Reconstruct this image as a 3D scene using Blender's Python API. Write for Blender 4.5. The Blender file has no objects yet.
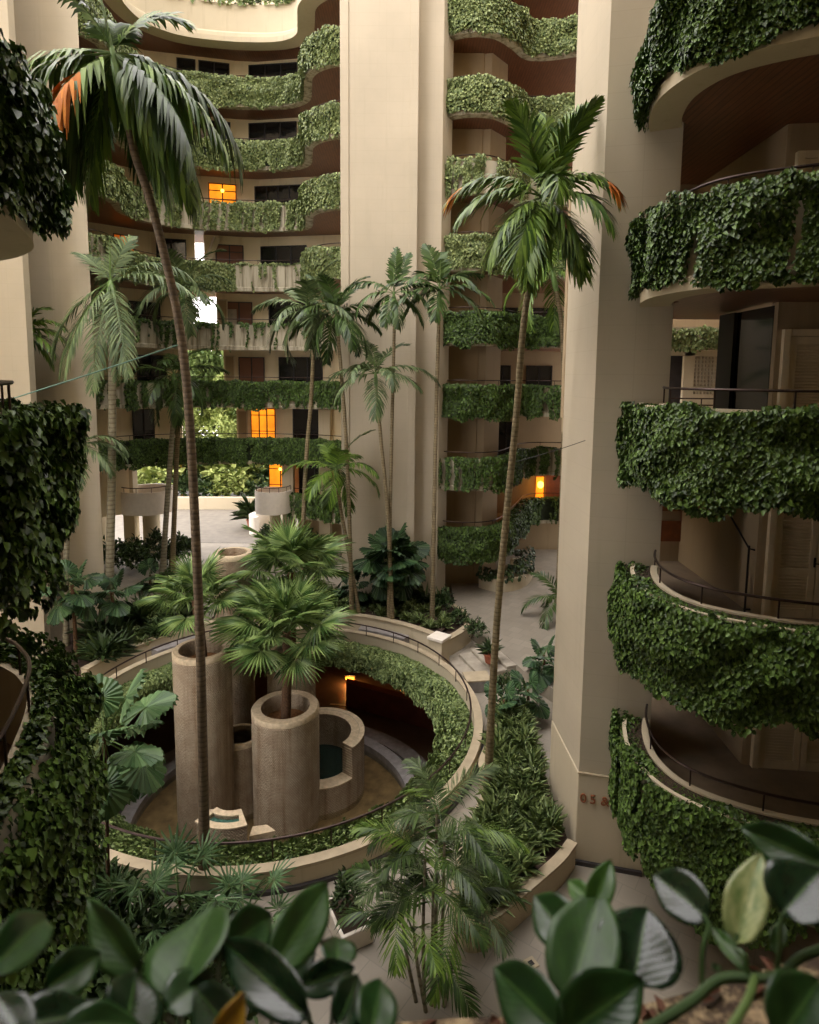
import bpy, math, random
import numpy as np
from mathutils import Vector, Matrix, noise as mnoise

random.seed(11)
RNG = np.random.default_rng(11)
SC = bpy.context.scene
COL = SC.collection
PI = math.pi

# ------------------------------------------------------------------ camera numbers
F_PX = 620.0
CX, CY = 409.5, 446.0
TH = math.atan(.113)
RO = math.atan(49 / 5487)
EYE = 9.84
_c, _s = math.cos(TH), math.sin(TH)
FW = Vector((0, _c, -_s))
_r0, _u0 = Vector((1, 0, 0)), Vector((0, _s, _c))
RT = _r0 * math.cos(RO) + _u0 * math.sin(RO)
UP = -_r0 * math.sin(RO) + _u0 * math.cos(RO)


def ray(u, v):
    return RT * ((u - CX) / F_PX) + UP * ((CY - v) / F_PX) + FW


def at_z(u, v, z):
    d = ray(u, v)
    return d * ((z - EYE) / d.z) + Vector((0, 0, EYE))


def at_y(u, v, y):
    d = ray(u, v)
    return d * (y / d.y) + Vector((0, 0, EYE))


# ------------------------------------------------------------------ tagging
def tag(o, label=None, cat=None, group=None, kind=None):
    if label: o['label'] = label
    if cat: o['category'] = cat
    if group: o['group'] = group
    if kind: o['kind'] = kind
    return o


def empty(name, loc=(0, 0, 0), rz=0.0):
    o = bpy.data.objects.new(name, None)
    o.empty_display_size = .2
    o.location = loc
    o.rotation_euler = (0, 0, rz)
    COL.objects.link(o)
    return o


def thing(name, label, cat, loc=(0, 0, 0), rz=0.0, group=None):
    return tag(empty(name, loc, rz), label, cat, group)


def copy_tree(o, parent=None):
    c = o.copy()
    COL.objects.link(c)
    if parent is not None:
        c.parent = parent
    for ch in list(o.children):
        copy_tree(ch, c)
    return c


# ------------------------------------------------------------------ mesh builder
def catmull(pts, n=8, closed=False):
    P = [Vector(p) for p in pts]
    out = []
    m = len(P)
    segs = m if closed else m - 1
    for i in range(segs):
        p0 = P[(i - 1) % m] if (closed or i > 0) else P[0] * 2 - P[1]
        p1, p2 = P[i], P[(i + 1) % m]
        p3 = P[(i + 2) % m] if (closed or i + 2 < m) else P[-1] * 2 - P[-2]
        for k in range(n):
            t = k / n
            out.append(.5 * ((2 * p1) + (p2 - p0) * t + (2 * p0 - 5 * p1 + 4 * p2 - p3) * t * t
                             + (3 * p1 - p0 - 3 * p2 + p3) * t ** 3))
    if not closed:
        out.append(P[-1].copy())
    return out


def normals2d(path, closed=False):
    """left-hand normals of a 2d path"""
    n = len(path)
    out = []
    for i in range(n):
        a = path[(i - 1) % n] if (closed or i > 0) else path[i]
        b = path[(i + 1) % n] if (closed or i < n - 1) else path[i]
        d = Vector((b[0] - a[0], b[1] - a[1]))
        if d.length < 1e-9: d = Vector((1, 0))
        d.normalize()
        out.append(Vector((-d.y, d.x)))
    return out


def offset2d(path, off, closed=False):
    N = normals2d(path, closed)
    return [Vector((p[0] + n.x * off, p[1] + n.y * off)) for p, n in zip(path, N)]


class MB:
    def __init__(s):
        s.v, s.f, s.m = [], [], []
        s.mi = 0

    def add(s, vs, fs):
        b = len(s.v)
        s.v.extend(tuple(v) for v in vs)
        for f in fs:
            s.f.append(tuple(i + b for i in f))
            s.m.append(s.mi)
        return s

    def box(s, x0, y0, z0, x1, y1, z1, M=None):
        vs = [Vector(p) for p in ((x0, y0, z0), (x1, y0, z0), (x1, y1, z0), (x0, y1, z0),
                                  (x0, y0, z1), (x1, y0, z1), (x1, y1, z1), (x0, y1, z1))]
        if M is not None: vs = [M @ v for v in vs]
        return s.add(vs, [(3, 2, 1, 0), (4, 5, 6, 7), (0, 1, 5, 4), (1, 2, 6, 5), (2, 3, 7, 6), (3, 0, 4, 7)])

    def prism(s, poly, z0, z1):
        n = len(poly)
        area = sum(poly[i][0] * poly[(i + 1) % n][1] - poly[(i + 1) % n][0] * poly[i][1] for i in range(n))
        if area < 0: poly = list(reversed(poly))
        vs = [(p[0], p[1], z0) for p in poly] + [(p[0], p[1], z1) for p in poly]
        fs = [tuple(reversed(range(n))), tuple(range(n, 2 * n))]
        fs += [(i, (i + 1) % n, n + (i + 1) % n, n + i) for i in range(n)]
        return s.add(vs, fs)

    def tube(s, pts, radii, n=8, cap=True):
        P = [Vector(p) for p in pts]
        if not hasattr(radii, '__len__'): radii = [radii] * len(P)
        vs, fs = [], []
        ref = None
        for i, p in enumerate(P):
            d = (P[min(i + 1, len(P) - 1)] - P[max(i - 1, 0)])
            if d.length < 1e-9: d = Vector((0, 0, 1))
            d.normalize()
            if ref is None:
                ref = Vector((0, 0, 1)) if abs(d.z) < .9 else Vector((1, 0, 0))
            a = d.cross(ref)
            if a.length < 1e-6: a = d.orthogonal()
            a.normalize()
            b = a.cross(d).normalized()
            ref = b.copy() if abs(d.z) >= .0 else ref
            for k in range(n):
                t = 2 * PI * k / n
                vs.append(p + (a * math.cos(t) + b * math.sin(t)) * radii[i])
        for i in range(len(P) - 1):
            for k in range(n):
                k2 = (k + 1) % n
                fs.append((i * n + k, i * n + k2, (i + 1) * n + k2, (i + 1) * n + k))
        if cap:
            fs.append(tuple(range(n)))
            fs.append(tuple(reversed(range((len(P) - 1) * n, len(P) * n))))
        return s.add(vs, fs)

    def lathe(s, prof, c=(0, 0, 0), n=48, a0=0.0, a1=2 * PI, closed_prof=False, sx=1.0):
        """prof: (r, z) list"""
        full = abs(a1 - a0 - 2 * PI) < 1e-6
        m = n if full else n + 1
        vs, fs = [], []
        k = len(prof)
        for i in range(m):
            t = a0 + (a1 - a0) * i / n
            for r, z in prof:
                vs.append((c[0] + r * math.cos(t) * sx, c[1] + r * math.sin(t), c[2] + z))
        for i in range(n):
            j = (i + 1) % m
            for q in range(k if closed_prof else k - 1):
                q2 = (q + 1) % k
                fs.append((i * k + q, j * k + q, j * k + q2, i * k + q2))
        if closed_prof and not full:
            fs.append(tuple(range(k)))
            fs.append(tuple(reversed(range((m - 1) * k, m * k))))
        return s.add(vs, fs)

    def sweep(s, prof, path, closed=False, cap=True):
        """prof: closed polygon of (offset along left normal, z); path: 2d points"""
        N = normals2d(path, closed)
        # mitre
        k = len(prof)
        vs, fs = [], []
        for p, n in zip(path, N):
            for o, z in prof:
                vs.append((p[0] + n.x * o, p[1] + n.y * o, z))
        m = len(path)
        for i in range(m if closed else m - 1):
            j = (i + 1) % m
            for q in range(k):
                q2 = (q + 1) % k
                fs.append((i * k + q, j * k + q, j * k + q2, i * k + q2))
        if cap and not closed:
            fs.append(tuple(range(k)))
            fs.append(tuple(reversed(range((m - 1) * k, m * k))))
        return s.add(vs, fs)

    def mesh(s, name, mats, smooth=False, fix=True):
        me = bpy.data.meshes.new(name)
        me.from_pydata(s.v, [], s.f)
        if not isinstance(mats, (list, tuple)): mats = [mats]
        for m in mats: me.materials.append(m)
        if len(mats) > 1: me.polygons.foreach_set('material_index', s.m)
        me.update()
        if fix:
            import bmesh
            bm = bmesh.new()
            bm.from_mesh(me)
            bmesh.ops.recalc_face_normals(bm, faces=bm.faces)
            bm.to_mesh(me)
            bm.free()
        if smooth: shade(me)
        return me

    def build(s, name, mats, parent=None, smooth=False, kind=None, bevel=0, fix=True):
        o = bpy.data.objects.new(name, s.mesh(name, mats, smooth, fix))
        COL.objects.link(o)
        if parent is not None: o.parent = parent
        if kind: o['kind'] = kind
        if bevel:
            b = o.modifiers.new('bevel', 'BEVEL')
            b.width = bevel
            b.segments = 2
            b.limit_method = 'ANGLE'
            b.angle_limit = math.radians(50)
        return o


def shade(me, ang=40):
    n = len(me.polygons)
    me.polygons.foreach_set('use_smooth', [True] * n)
    try:
        me.set_sharp_from_angle(angle=math.radians(ang))
    except Exception:
        pass


def array_mesh(name, V, quads, mat, smooth=True):
    """fast mesh from numpy: V (n,3), quads (m,4)"""
    me = bpy.data.meshes.new(name)
    V = np.ascontiguousarray(V, dtype=np.float32)
    Q = np.ascontiguousarray(quads, dtype=np.int32)
    me.vertices.add(len(V))
    me.vertices.foreach_set('co', V.ravel())
    me.loops.add(Q.size)
    me.loops.foreach_set('vertex_index', Q.ravel())
    me.polygons.add(len(Q))
    me.polygons.foreach_set('loop_start', np.arange(0, Q.size, Q.shape[1], dtype=np.int32))
    me.materials.append(mat)
    me.update(calc_edges=True)
    if smooth: me.polygons.foreach_set('use_smooth', np.ones(len(Q), dtype=bool))
    return me


def link(name, me, parent=None, loc=None):
    o = bpy.data.objects.new(name, me)
    COL.objects.link(o)
    if parent is not None: o.parent = parent
    if loc is not None: o.location = loc
    return o


def leaf_cloud(P, D, Nn, L, W, fold=.25, droop=.15):
    """leaves at points P, pointing along D, facing Nn; 6 verts, 2 quads each. returns V, Q"""
    n = len(P)
    D = D / (np.linalg.norm(D, axis=1, keepdims=True) + 1e-9)
    S = np.cross(D, Nn)
    S /= (np.linalg.norm(S, axis=1, keepdims=True) + 1e-9)
    U = np.cross(S, D)
    L = np.asarray(L).reshape(-1, 1) * np.ones((n, 1))
    W = np.asarray(W).reshape(-1, 1) * np.ones((n, 1))
    base = P
    tip = P + D * L - U * L * droop
    a = P + D * L * .28 + U * W * fold
    b = P + D * L * .66 + U * W * fold * .6 - U * L * droop * .3
    V = np.stack([base, a + S * W * .5, b + S * W * .38, tip, b - S * W * .38, a - S * W * .5], axis=1).reshape(-1, 3)
    i = np.arange(n)[:, None] * 6
    Q = np.concatenate([i + np.array([0, 1, 2, 3]), i + np.array([3, 4, 5, 0])], axis=0)
    return V, Q


def merge(parts):
    V, Q, b = [], [], 0
    for v, q in parts:
        V.append(v)
        Q.append(q + b)
        b += len(v)
    return np.concatenate(V), np.concatenate(Q)


# ------------------------------------------------------------------ materials
def srgb(r, g, b):
    f = lambda c: (c / 255 / 12.92) if c / 255 <= .04045 else ((c / 255 + .055) / 1.055) ** 2.4
    return (f(r), f(g), f(b), 1.0)


class NT:
    def __init__(s, name):
        s.mat = bpy.data.materials.new(name)
        s.mat.use_nodes = True
        s.t = s.mat.node_tree
        s.b = s.t.nodes['Principled BSDF']
        s.out = s.t.nodes['Material Output']

    def n(s, typ, **kw):
        nd = s.t.nodes.new(typ)
        for k, v in kw.items():
            if k.startswith('i_'):
                nd.inputs[k[2:].replace('_', ' ')].default_value = v
            else:
                setattr(nd, k, v)
        return nd

    def l(s, a, b):
        s.t.links.new(a, b)

    def ramp(s, fac, stops):
        r = s.n('ShaderNodeValToRGB')
        el = r.color_ramp.elements
        while len(el) < len(stops): el.new(.5)
        for e, (p, c) in zip(el, stops):
            e.position = p
            e.color = c
        s.l(fac, r.inputs['Fac'])
        return r.outputs['Color']

    def mix(s, fac, a, b, mode='MIX'):
        m = s.n('ShaderNodeMix', data_type='RGBA', blend_type=mode)
        for sock, val in ((m.inputs[0], fac), (m.inputs[6], a), (m.inputs[7], b)):
            if hasattr(val, 'is_output'): s.l(val, sock)
            else: sock.default_value = val
        return m.outputs[2]

    def coords(s, kind='Object', scale=(1, 1, 1)):
        tc = s.n('ShaderNodeTexCoord')
        mp = s.n('ShaderNodeMapping')
        mp.inputs['Scale'].default_value = scale
        s.l(tc.outputs[kind], mp.inputs['Vector'])
        return mp.outputs['Vector']

    def noise(s, vec, scale=5, detail=4, rough=.6):
        nd = s.n('ShaderNodeTexNoise')
        nd.inputs['Scale'].default_value = scale
        nd.inputs['Detail'].default_value = detail
        nd.inputs['Roughness'].default_value = rough
        if vec is not None: s.l(vec, nd.inputs['Vector'])
        return nd.outputs['Fac']

    def bump(s, h, strength=.3, dist=.02):
        bp = s.n('ShaderNodeBump')
        bp.inputs['Strength'].default_value = strength
        bp.inputs['Distance'].default_value = dist
        s.l(h, bp.inputs['Height'])
        s.l(bp.outputs['Normal'], s.b.inputs['Normal'])

    def set(s, color=None, rough=None, metal=None, spec=None):
        if color is not None:
            if hasattr(color, 'is_output'): s.l(color, s.b.inputs['Base Color'])
            else: s.b.inputs['Base Color'].default_value = color
        if rough is not None: s.b.inputs['Roughness'].default_value = rough
        if metal is not None: s.b.inputs['Metallic'].default_value = metal
        if spec is not None: s.b.inputs['Specular IOR Level'].default_value = spec
        return s.mat


def plain(name, c, rough=.6, metal=0, var=.08, scale=6, bump=0.0):
    t = NT(name)
    v = t.coords()
    f = t.noise(v, scale, 5)
    a = tuple(x * (1 - var * 2) for x in c[:3]) + (1,)
    b = tuple(min(1, x * (1 + var * 2)) for x in c[:3]) + (1,)
    if bump: t.bump(t.noise(v, scale * 8, 4), bump, .01)
    return t.set(t.ramp(f, [(.3, a), (.7, b)]), rough, metal)


def plaster(name, c, panel=None, stain=.2, streak=(.55, .85)):
    t = NT(name)
    v = t.coords()
    f = t.noise(v, .35, 6)
    f2 = t.noise(t.coords(scale=(3, 3, .18)), 1.2, 5, .7)
    a = tuple(x * .86 for x in c[:3]) + (1,)
    col = t.ramp(f, [(.3, a), (.65, c)])
    st = t.ramp(f2, [(streak[0], (1, 1, 1, 1)), (streak[1], (1 - stain * 1.2, 1 - stain * 1.25, 1 - stain * 1.35, 1))])
    col = t.mix(1.0, col, st, 'MULTIPLY')
    t.bump(t.noise(v, 38, 5), .12, .01)
    if panel:
        br = t.n('ShaderNodeTexBrick', offset=0.0)
        br.inputs['Color1'].default_value = (1, 1, 1, 1)
        br.inputs['Color2'].default_value = (.985, .985, .985, 1)
        br.inputs['Mortar'].default_value = (.93, .925, .92, 1)
        br.inputs['Scale'].default_value = 1.0
        br.inputs['Mortar Size'].default_value = .006
        br.inputs['Brick Width'].default_value = panel[0]
        br.inputs['Row Height'].default_value = panel[1]
        tc = t.n('ShaderNodeTexCoord')
        sp = t.n('ShaderNodeSeparateXYZ')
        t.l(tc.outputs['Object'], sp.inputs[0])
        ad = t.n('ShaderNodeMath', operation='ADD')
        t.l(sp.outputs[0], ad.inputs[0]); t.l(sp.outputs[1], ad.inputs[1])
        cb = t.n('ShaderNodeCombineXYZ')
        t.l(ad.outputs[0], cb.inputs[0]); t.l(sp.outputs[2], cb.inputs[1])
        t.l(cb.outputs[0], br.inputs['Vector'])
        col = t.mix(1.0, col, br.outputs['Color'], 'MULTIPLY')
    return t.set(col, .85, spec=.2)


def leafmat(name, c1, c2, rough=.42, yellow=None, yfrac=.03, sheen=None):
    """per-leaf colour variation in the leaf's own colour"""
    t = NT(name)
    g = t.n('ShaderNodeNewGeometry')
    stops = [(0, c1), (.8, c2), (1, tuple(min(1, x * 1.35) for x in c2[:3]) + (1,))]
    col = t.ramp(g.outputs['Random Per Island'], stops)
    if yellow:
        m = t.n('ShaderNodeMath', operation='LESS_THAN')
        m.inputs[1].default_value = yfrac
        t.l(g.outputs['Random Per Island'], m.inputs[0])
        col = t.mix(m.outputs[0], col, yellow)
    t.set(col, rough, spec=.28)
    t.b.inputs['Subsurface Weight'].default_value = 0
    return t.mat


M = {}
M['cream'] = plaster('cream_plaster', srgb(200, 188, 160))
M['cream_panel'] = plaster('cream_panel_plaster', srgb(190, 179, 155), panel=(1.2, .45), stain=.1)
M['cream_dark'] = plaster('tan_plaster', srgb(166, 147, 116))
M['stained'] = plaster('stained_parapet', srgb(196, 188, 164), stain=.62, streak=(.46, .66))
M['kerb'] = plain('kerb_stone', srgb(172, 158, 130), .8, 0, .07, 3, .15)
M['white'] = plain('white_paint', srgb(228, 220, 204), .6, 0, .03)
M['wood'] = None
M['rail'] = plain('bronze_rail', srgb(62, 48, 42), .4, .6, .1)
M['dark'] = plain('dark_metal', srgb(34, 30, 28), .5, .3, .1)
M['soil'] = plain('soil', srgb(58, 44, 32), .95, 0, .25, 14, .5)
M['ivy'] = leafmat('ivy_leaf', srgb(36, 54, 20), srgb(84, 110, 46))
M['ivy_far'] = leafmat('ivy_leaf_pale', srgb(76, 94, 50), srgb(136, 148, 92))  # paler ivy copy; upper storeys use it, so their light sits in the colour
M['ivy_under'] = plain('ivy_underlayer', srgb(34, 46, 24), .9, 0, .2, 8, .4)
M['shrub'] = leafmat('shrub_leaf', srgb(68, 88, 46), srgb(130, 146, 90))
M['shrub_dark'] = leafmat('dark_shrub_leaf', srgb(30, 48, 24), srgb(72, 92, 50))
M['frond'] = leafmat('palm_frond', srgb(48, 76, 24), srgb(104, 130, 50), .42)
M['frond_grey'] = leafmat('grey_palm_frond', srgb(56, 74, 42), srgb(102, 118, 76), .5)
M['frond_dark'] = leafmat('dark_palm_frond', srgb(34, 54, 22), srgb(70, 92, 42), .4)
M['frond_orange'] = leafmat('withered_frond', srgb(158, 84, 18), srgb(186, 116, 34), .75)
M['fan'] = leafmat('fan_palm_leaf', srgb(58, 86, 38), srgb(120, 142, 80), .4)
M['stem'] = plain('green_stem', srgb(86, 110, 52), .5, 0, .12)
M['shaft'] = plain('crownshaft', srgb(98, 128, 66), .45, 0, .1)


def wood_mat():
    t = NT('soffit_timber')
    v = t.coords(scale=(1, 1, 1))
    w = t.n('ShaderNodeTexWave', wave_type='BANDS', bands_direction='X')
    w.inputs['Scale'].default_value = 2.6
    w.inputs['Distortion'].default_value = .3
    t.l(v, w.inputs['Vector'])
    n = t.noise(t.coords(scale=(6, .6, 6)), 3, 5)
    col = t.ramp(n, [(.25, srgb(94, 60, 42)), (.75, srgb(134, 88, 60))])
    gr = t.ramp(w.outputs['Fac'], [(0, (.45, .42, .4, 1)), (.12, (1, 1, 1, 1))])
    col = t.mix(1.0, col, gr, 'MULTIPLY')
    return t.set(col, .4)


M['wood'] = wood_mat()


def trunk_mat(name, ca, cb, ring=9.0):
    t = NT(name)
    tc = t.n('ShaderNodeTexCoord')
    w = t.n('ShaderNodeTexWave', wave_type='BANDS', bands_direction='Z')
    w.inputs['Scale'].default_value = ring
    w.inputs['Distortion'].default_value = 1.2
    w.inputs['Detail'].default_value = 2
    t.l(tc.outputs['Object'], w.inputs['Vector'])
    n = t.noise(tc.outputs['Object'], 7, 5)
    col = t.ramp(n, [(.3, ca), (.7, cb)])
    rg = t.ramp(w.outputs['Fac'], [(.0, (.62, .58, .52, 1)), (.3, (1, 1, 1, 1))])
    col = t.mix(1.0, col, rg, 'MULTIPLY')
    t.bump(w.outputs['Fac'], .5, .01)
    return t.set(col, .8)


M['trunk'] = trunk_mat('palm_trunk', srgb(104, 92, 66), srgb(140, 126, 94), 3.2)
M['trunk_dark'] = trunk_mat('dark_palm_trunk', srgb(78, 64, 46), srgb(112, 94, 68), 3.2)
M['trunk_grey'] = trunk_mat('grey_palm_trunk', srgb(112, 106, 86), srgb(146, 140, 116), 2.0)
M['fibre'] = plain('fibrous_trunk', srgb(88, 64, 42), .95, 0, .25, 20, .8)


def paving():
    t = NT('paving_tiles')
    tc = t.n('ShaderNodeTexCoord')
    mp = t.n('ShaderNodeMapping')
    mp.inputs['Rotation'].default_value = (0, 0, .62)
    t.l(tc.outputs['Object'], mp.inputs['Vector'])
    br = t.n('ShaderNodeTexBrick', offset=0.5)
    br.inputs['Color1'].default_value = srgb(154, 146, 130)
    br.inputs['Color2'].default_value = srgb(142, 135, 120)
    br.inputs['Mortar'].default_value = srgb(136, 130, 116)
    br.inputs['Scale'].default_value = 1.0
    br.inputs['Mortar Size'].default_value = .010
    br.inputs['Brick Width'].default_value = .46
    br.inputs['Row Height'].default_value = .46
    t.l(mp.outputs['Vector'], br.inputs['Vector'])
    n = t.noise(tc.outputs['Object'], .8, 6)
    st = t.ramp(n, [(.3, (.84, .83, .82, 1)), (.7, (1.0, 1.0, 1.0, 1))])
    col = t.mix(1.0, br.outputs['Color'], st, 'MULTIPLY')
    return t.set(col, .62)


M['paving'] = paving()


def mosaic():
    t = NT('pebble_mosaic')
    tc = t.n('ShaderNodeTexCoord')
    # cylindrical unwrap
    sp = t.n('ShaderNodeSeparateXYZ'); t.l(tc.outputs['Object'], sp.inputs[0])
    at = t.n('ShaderNodeMath', operation='ARCTAN2'); t.l(sp.outputs[1], at.inputs[0]); t.l(sp.outputs[0], at.inputs[1])
    cb = t.n('ShaderNodeCombineXYZ'); t.l(at.outputs[0], cb.inputs[0]); t.l(sp.outputs[2], cb.inputs[1])
    br = t.n('ShaderNodeTexBrick', offset=0.5)
    br.inputs['Color1'].default_value = srgb(212, 196, 168)
    br.inputs['Color2'].default_value = srgb(196, 181, 154)
    br.inputs['Mortar'].default_value = srgb(164, 148, 122)
    br.inputs['Scale'].default_value = 1
    br.inputs['Mortar Size'].default_value = .012
    br.inputs['Brick Width'].default_value = .06
    br.inputs['Row Height'].default_value = .042
    br.inputs['Mortar Smooth'].default_value = .6
    t.l(cb.outputs[0], br.inputs['Vector'])
    n = t.noise(tc.outputs['Object'], 2.2, 6)
    col = t.mix(1.0, br.outputs['Color'], t.ramp(n, [(.3, (.72, .66, .62, 1)), (.7, (1, 1, 1, 1))]), 'MULTIPLY')
    # old water stains that run down from the rims
    n2 = t.noise(t.coords(scale=(2.5, 2.5, .12)), 1.5, 5, .7)
    col = t.mix(1.0, col, t.ramp(n2, [(.5, (1, 1, 1, 1)), (.72, (.62, .52, .42, 1))]), 'MULTIPLY')
    vr = t.n('ShaderNodeTexVoronoi'); vr.inputs['Scale'].default_value = 17
    t.l(tc.outputs['Object'], vr.inputs['Vector'])
    mx = t.n('ShaderNodeMath', operation='ADD'); t.l(br.outputs['Fac'], mx.inputs[0]); t.l(vr.outputs['Distance'], mx.inputs[1])
    bp = t.n('ShaderNodeBump'); bp.invert = True
    bp.inputs['Strength'].default_value = .8; bp.inputs['Distance'].default_value = .03
    t.l(mx.outputs[0], bp.inputs['Height']); t.l(bp.outputs['Normal'], t.b.inputs['Normal'])
    return t.set(col, .85)


M['mosaic'] = mosaic()
M['mosaic_cap'] = plain('fountain_coping', srgb(196, 178, 146), .8, 0, .12, 9, .3)
M['slate'] = plain('slate_band', srgb(140, 136, 132), .6, 0, .12, 5, .2)
M['slate_dark'] = plain('dark_slate', srgb(58, 54, 54), .6, 0, .15, 4)
M['basement'] = plain('basement_floor', srgb(84, 70, 62), .4, 0, .15, 1.5)
M['maroon'] = plain('maroon_wall', srgb(110, 58, 44), .8, 0, .15, 2)
M['poolbed'] = plain('pool_bed', srgb(124, 106, 78), .9, 0, .2, 2.5)


def water(name, c, rough=.04):
    t = NT(name)
    tr = t.n('ShaderNodeBsdfTransparent'); tr.inputs['Color'].default_value = c
    gl = t.n('ShaderNodeBsdfGlossy'); gl.inputs['Roughness'].default_value = rough
    fr = t.n('ShaderNodeFresnel'); fr.inputs['IOR'].default_value = 1.33
    bp = t.n('ShaderNodeBump'); bp.inputs['Strength'].default_value = .06; bp.inputs['Distance'].default_value = .02
    t.l(t.noise(t.coords(), 6, 3), bp.inputs['Height']); t.l(bp.outputs[0], gl.inputs['Normal']); t.l(bp.outputs[0], fr.inputs['Normal'])
    mx = t.n('ShaderNodeMixShader'); t.l(fr.outputs[0], mx.inputs[0]); t.l(tr.outputs[0], mx.inputs[1]); t.l(gl.outputs[0], mx.inputs[2])
    t.l(mx.outputs[0], t.out.inputs['Surface'])
    return t.mat


M['water'] = water('fountain_water', (.82, .8, .7, 1))


def glassdark():
    t = NT('window_glass')
    return t.set(srgb(30, 30, 30), .08, spec=.5)


M['glass'] = glassdark()


def clear_glass():
    t = NT('clear_glass')
    t.b.inputs['Transmission Weight'].default_value = 1.0
    t.b.inputs['IOR'].default_value = 1.45
    return t.set((.9, .93, .9, 1), .02)


M['clear'] = clear_glass()
M['curtain'] = plain('net_curtain', srgb(150, 142, 128), .9, 0, .1, 3)


def emit(name, c, s, var=True):
    t = NT(name)
    t.b.inputs['Emission Strength'].default_value = s
    t.set(c, .6)
    if var:
        n = t.noise(t.coords(), 1.1, 4)
        col = t.ramp(n, [(.3, tuple(x * .35 for x in c[:3]) + (1,)), (.7, c)])
        t.l(col, t.b.inputs['Emission Color'])
    else:
        t.b.inputs['Emission Color'].default_value = c
    return t.mat


M['lit'] = emit('lit_room', srgb(255, 150, 30), 1.6)
M['lit_soft'] = emit('dim_lit_room', srgb(200, 96, 24), .8)
M['lamp'] = emit('lamp_glow', srgb(255, 190, 80), 5, False)
M['lamp_low'] = emit('path_light', srgb(255, 120, 30), 5, False)
M['door'] = plain('door_paint', srgb(216, 202, 166), .6, 0, .05, 3)
M['tan'] = plain('balcony_paving', srgb(128, 112, 90), .7, 0, .1, 2)
M['board'] = plain('orange_timber', srgb(116, 64, 32), .55, 0, .15, 4)
M['dim'] = emit('dim_window', srgb(96, 58, 34), .08)
M['licuala'] = leafmat('licuala_leaf', srgb(62, 92, 54), srgb(92, 120, 76), .4)
M['licuala_dark'] = leafmat('dark_licuala_leaf', srgb(34, 58, 34), srgb(66, 92, 56), .4)
M['water_dark'] = plain('dark_water', srgb(30, 44, 38), .05, 0, .1)
M['deadleaf'] = leafmat('dead_leaf', srgb(62, 38, 26), srgb(96, 62, 42), .8)
M['wall_in'] = plaster('gallery_plaster', srgb(236, 222, 188))
M['step'] = plain('step_stone', srgb(158, 150, 134), .75, 0, .1, 4, .2)
M['terrace'] = plain('darkened_paving', srgb(112, 106, 94), .7, 0, .1, 2)  # paving colour darkened to offset the strong sky light outdoors
# ================================================================== SHELL
RC = Vector((-3.74, 16.5))          # centre of the round light well
R_OUT, R_IN = 5.8, 5.5
Z_B = -3.6                          # basement floor
ROOF = 33.0
MX0, MX1, MY0, MY1 = -26.0, 12.0, -6.0, 52.0


def struct(name, mb, mat, bevel=0, smooth=False):
    return mb.build(name, mat, kind='structure', bevel=bevel, smooth=smooth)


def floor_with_hole():
    mb = MB()
    n = 128
    for z0, up in ((0.0, True), (-.35, False)):
        vs, fs = [], []
        for i in range(n):
            t = 2 * PI * i / n
            d = Vector((math.cos(t), math.sin(t)))
            # far point: on rectangle boundary
            k = 1e9
            if d.x > 1e-6: k = min(k, (MX1 - RC.x) / d.x)
            if d.x < -1e-6: k = min(k, (MX0 - RC.x) / d.x)
            if d.y > 1e-6: k = min(k, (MY1 - RC.y) / d.y)
            if d.y < -1e-6: k = min(k, (MY0 - RC.y) / d.y)
            a, b = RC + d * R_IN, RC + d * k
            vs += [(a.x, a.y, z0), (b.x, b.y, z0)]
        for i in range(n):
            j = (i + 1) % n
            q = (2 * i, 2 * i + 1, 2 * j + 1, 2 * j)
            fs.append(q if up else tuple(reversed(q)))
        mb.add(vs, fs)
    return mb


struct('floor', floor_with_hole(), M['paving'])
# slab edge of the light well and basement
mb = MB(); mb.lathe([(R_IN, 0), (R_IN, -.5), (R_IN + .3, -.5)], (RC.x, RC.y, 0), 96)
struct('trim_1', mb, M['cream_dark'], smooth=True)
mb = MB(); mb.lathe([(0, Z_B), (13, Z_B)], (RC.x, RC.y, 0), 64)
struct('floor_basement', mb, M['basement'])
mb = MB(); mb.lathe([(12.6, Z_B), (12.6, -.36)], (RC.x, RC.y, 0), 64)
struct('wall_basement', mb, M['maroon'], smooth=True)

# raised plaza step region on the right behind the ring
STEP = [(1.45, 19.9), (2.05, 18.6), (2.85, 17.9), (3.6, 17.4), (12, 17.0), (12, 33.5), (1.7, 33.5), (1.7, 26.2), (.3, 23.0)]


# right pillar --------------------------------------------------------
P0, P1 = Vector((3.46, 11.64)), Vector((4.66, 11.36))
PIL = [P0, P1, Vector((4.72, 11.35)), Vector((4.9, 13.3)), Vector((3.36, 13.55))]
mb = MB(); mb.prism(PIL, 1.97, ROOF)
struct('wall_right', mb, M['cream_panel'])
mb = MB(); mb.prism([(3.445, 11.62), (4.70, 11.325), (4.74, 11.325), (4.92, 13.32), (3.345, 13.57)], 0, 1.95)
struct('wall_right', mb, M['cream'], bevel=.02)
mb = MB(); mb.prism([(3.425, 11.60), (4.70, 11.30), (4.70, 11.36), (3.46, 11.64)], 1.955, 1.985)
struct('trim_2', mb, M['kerb'])
mb = MB(); mb.prism([(3.40, 11.57), (4.69, 11.27), (4.69, 11.33), (3.44, 11.62)], 0, .09)
struct('baseboard_right', mb, M['slate_dark'])

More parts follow.
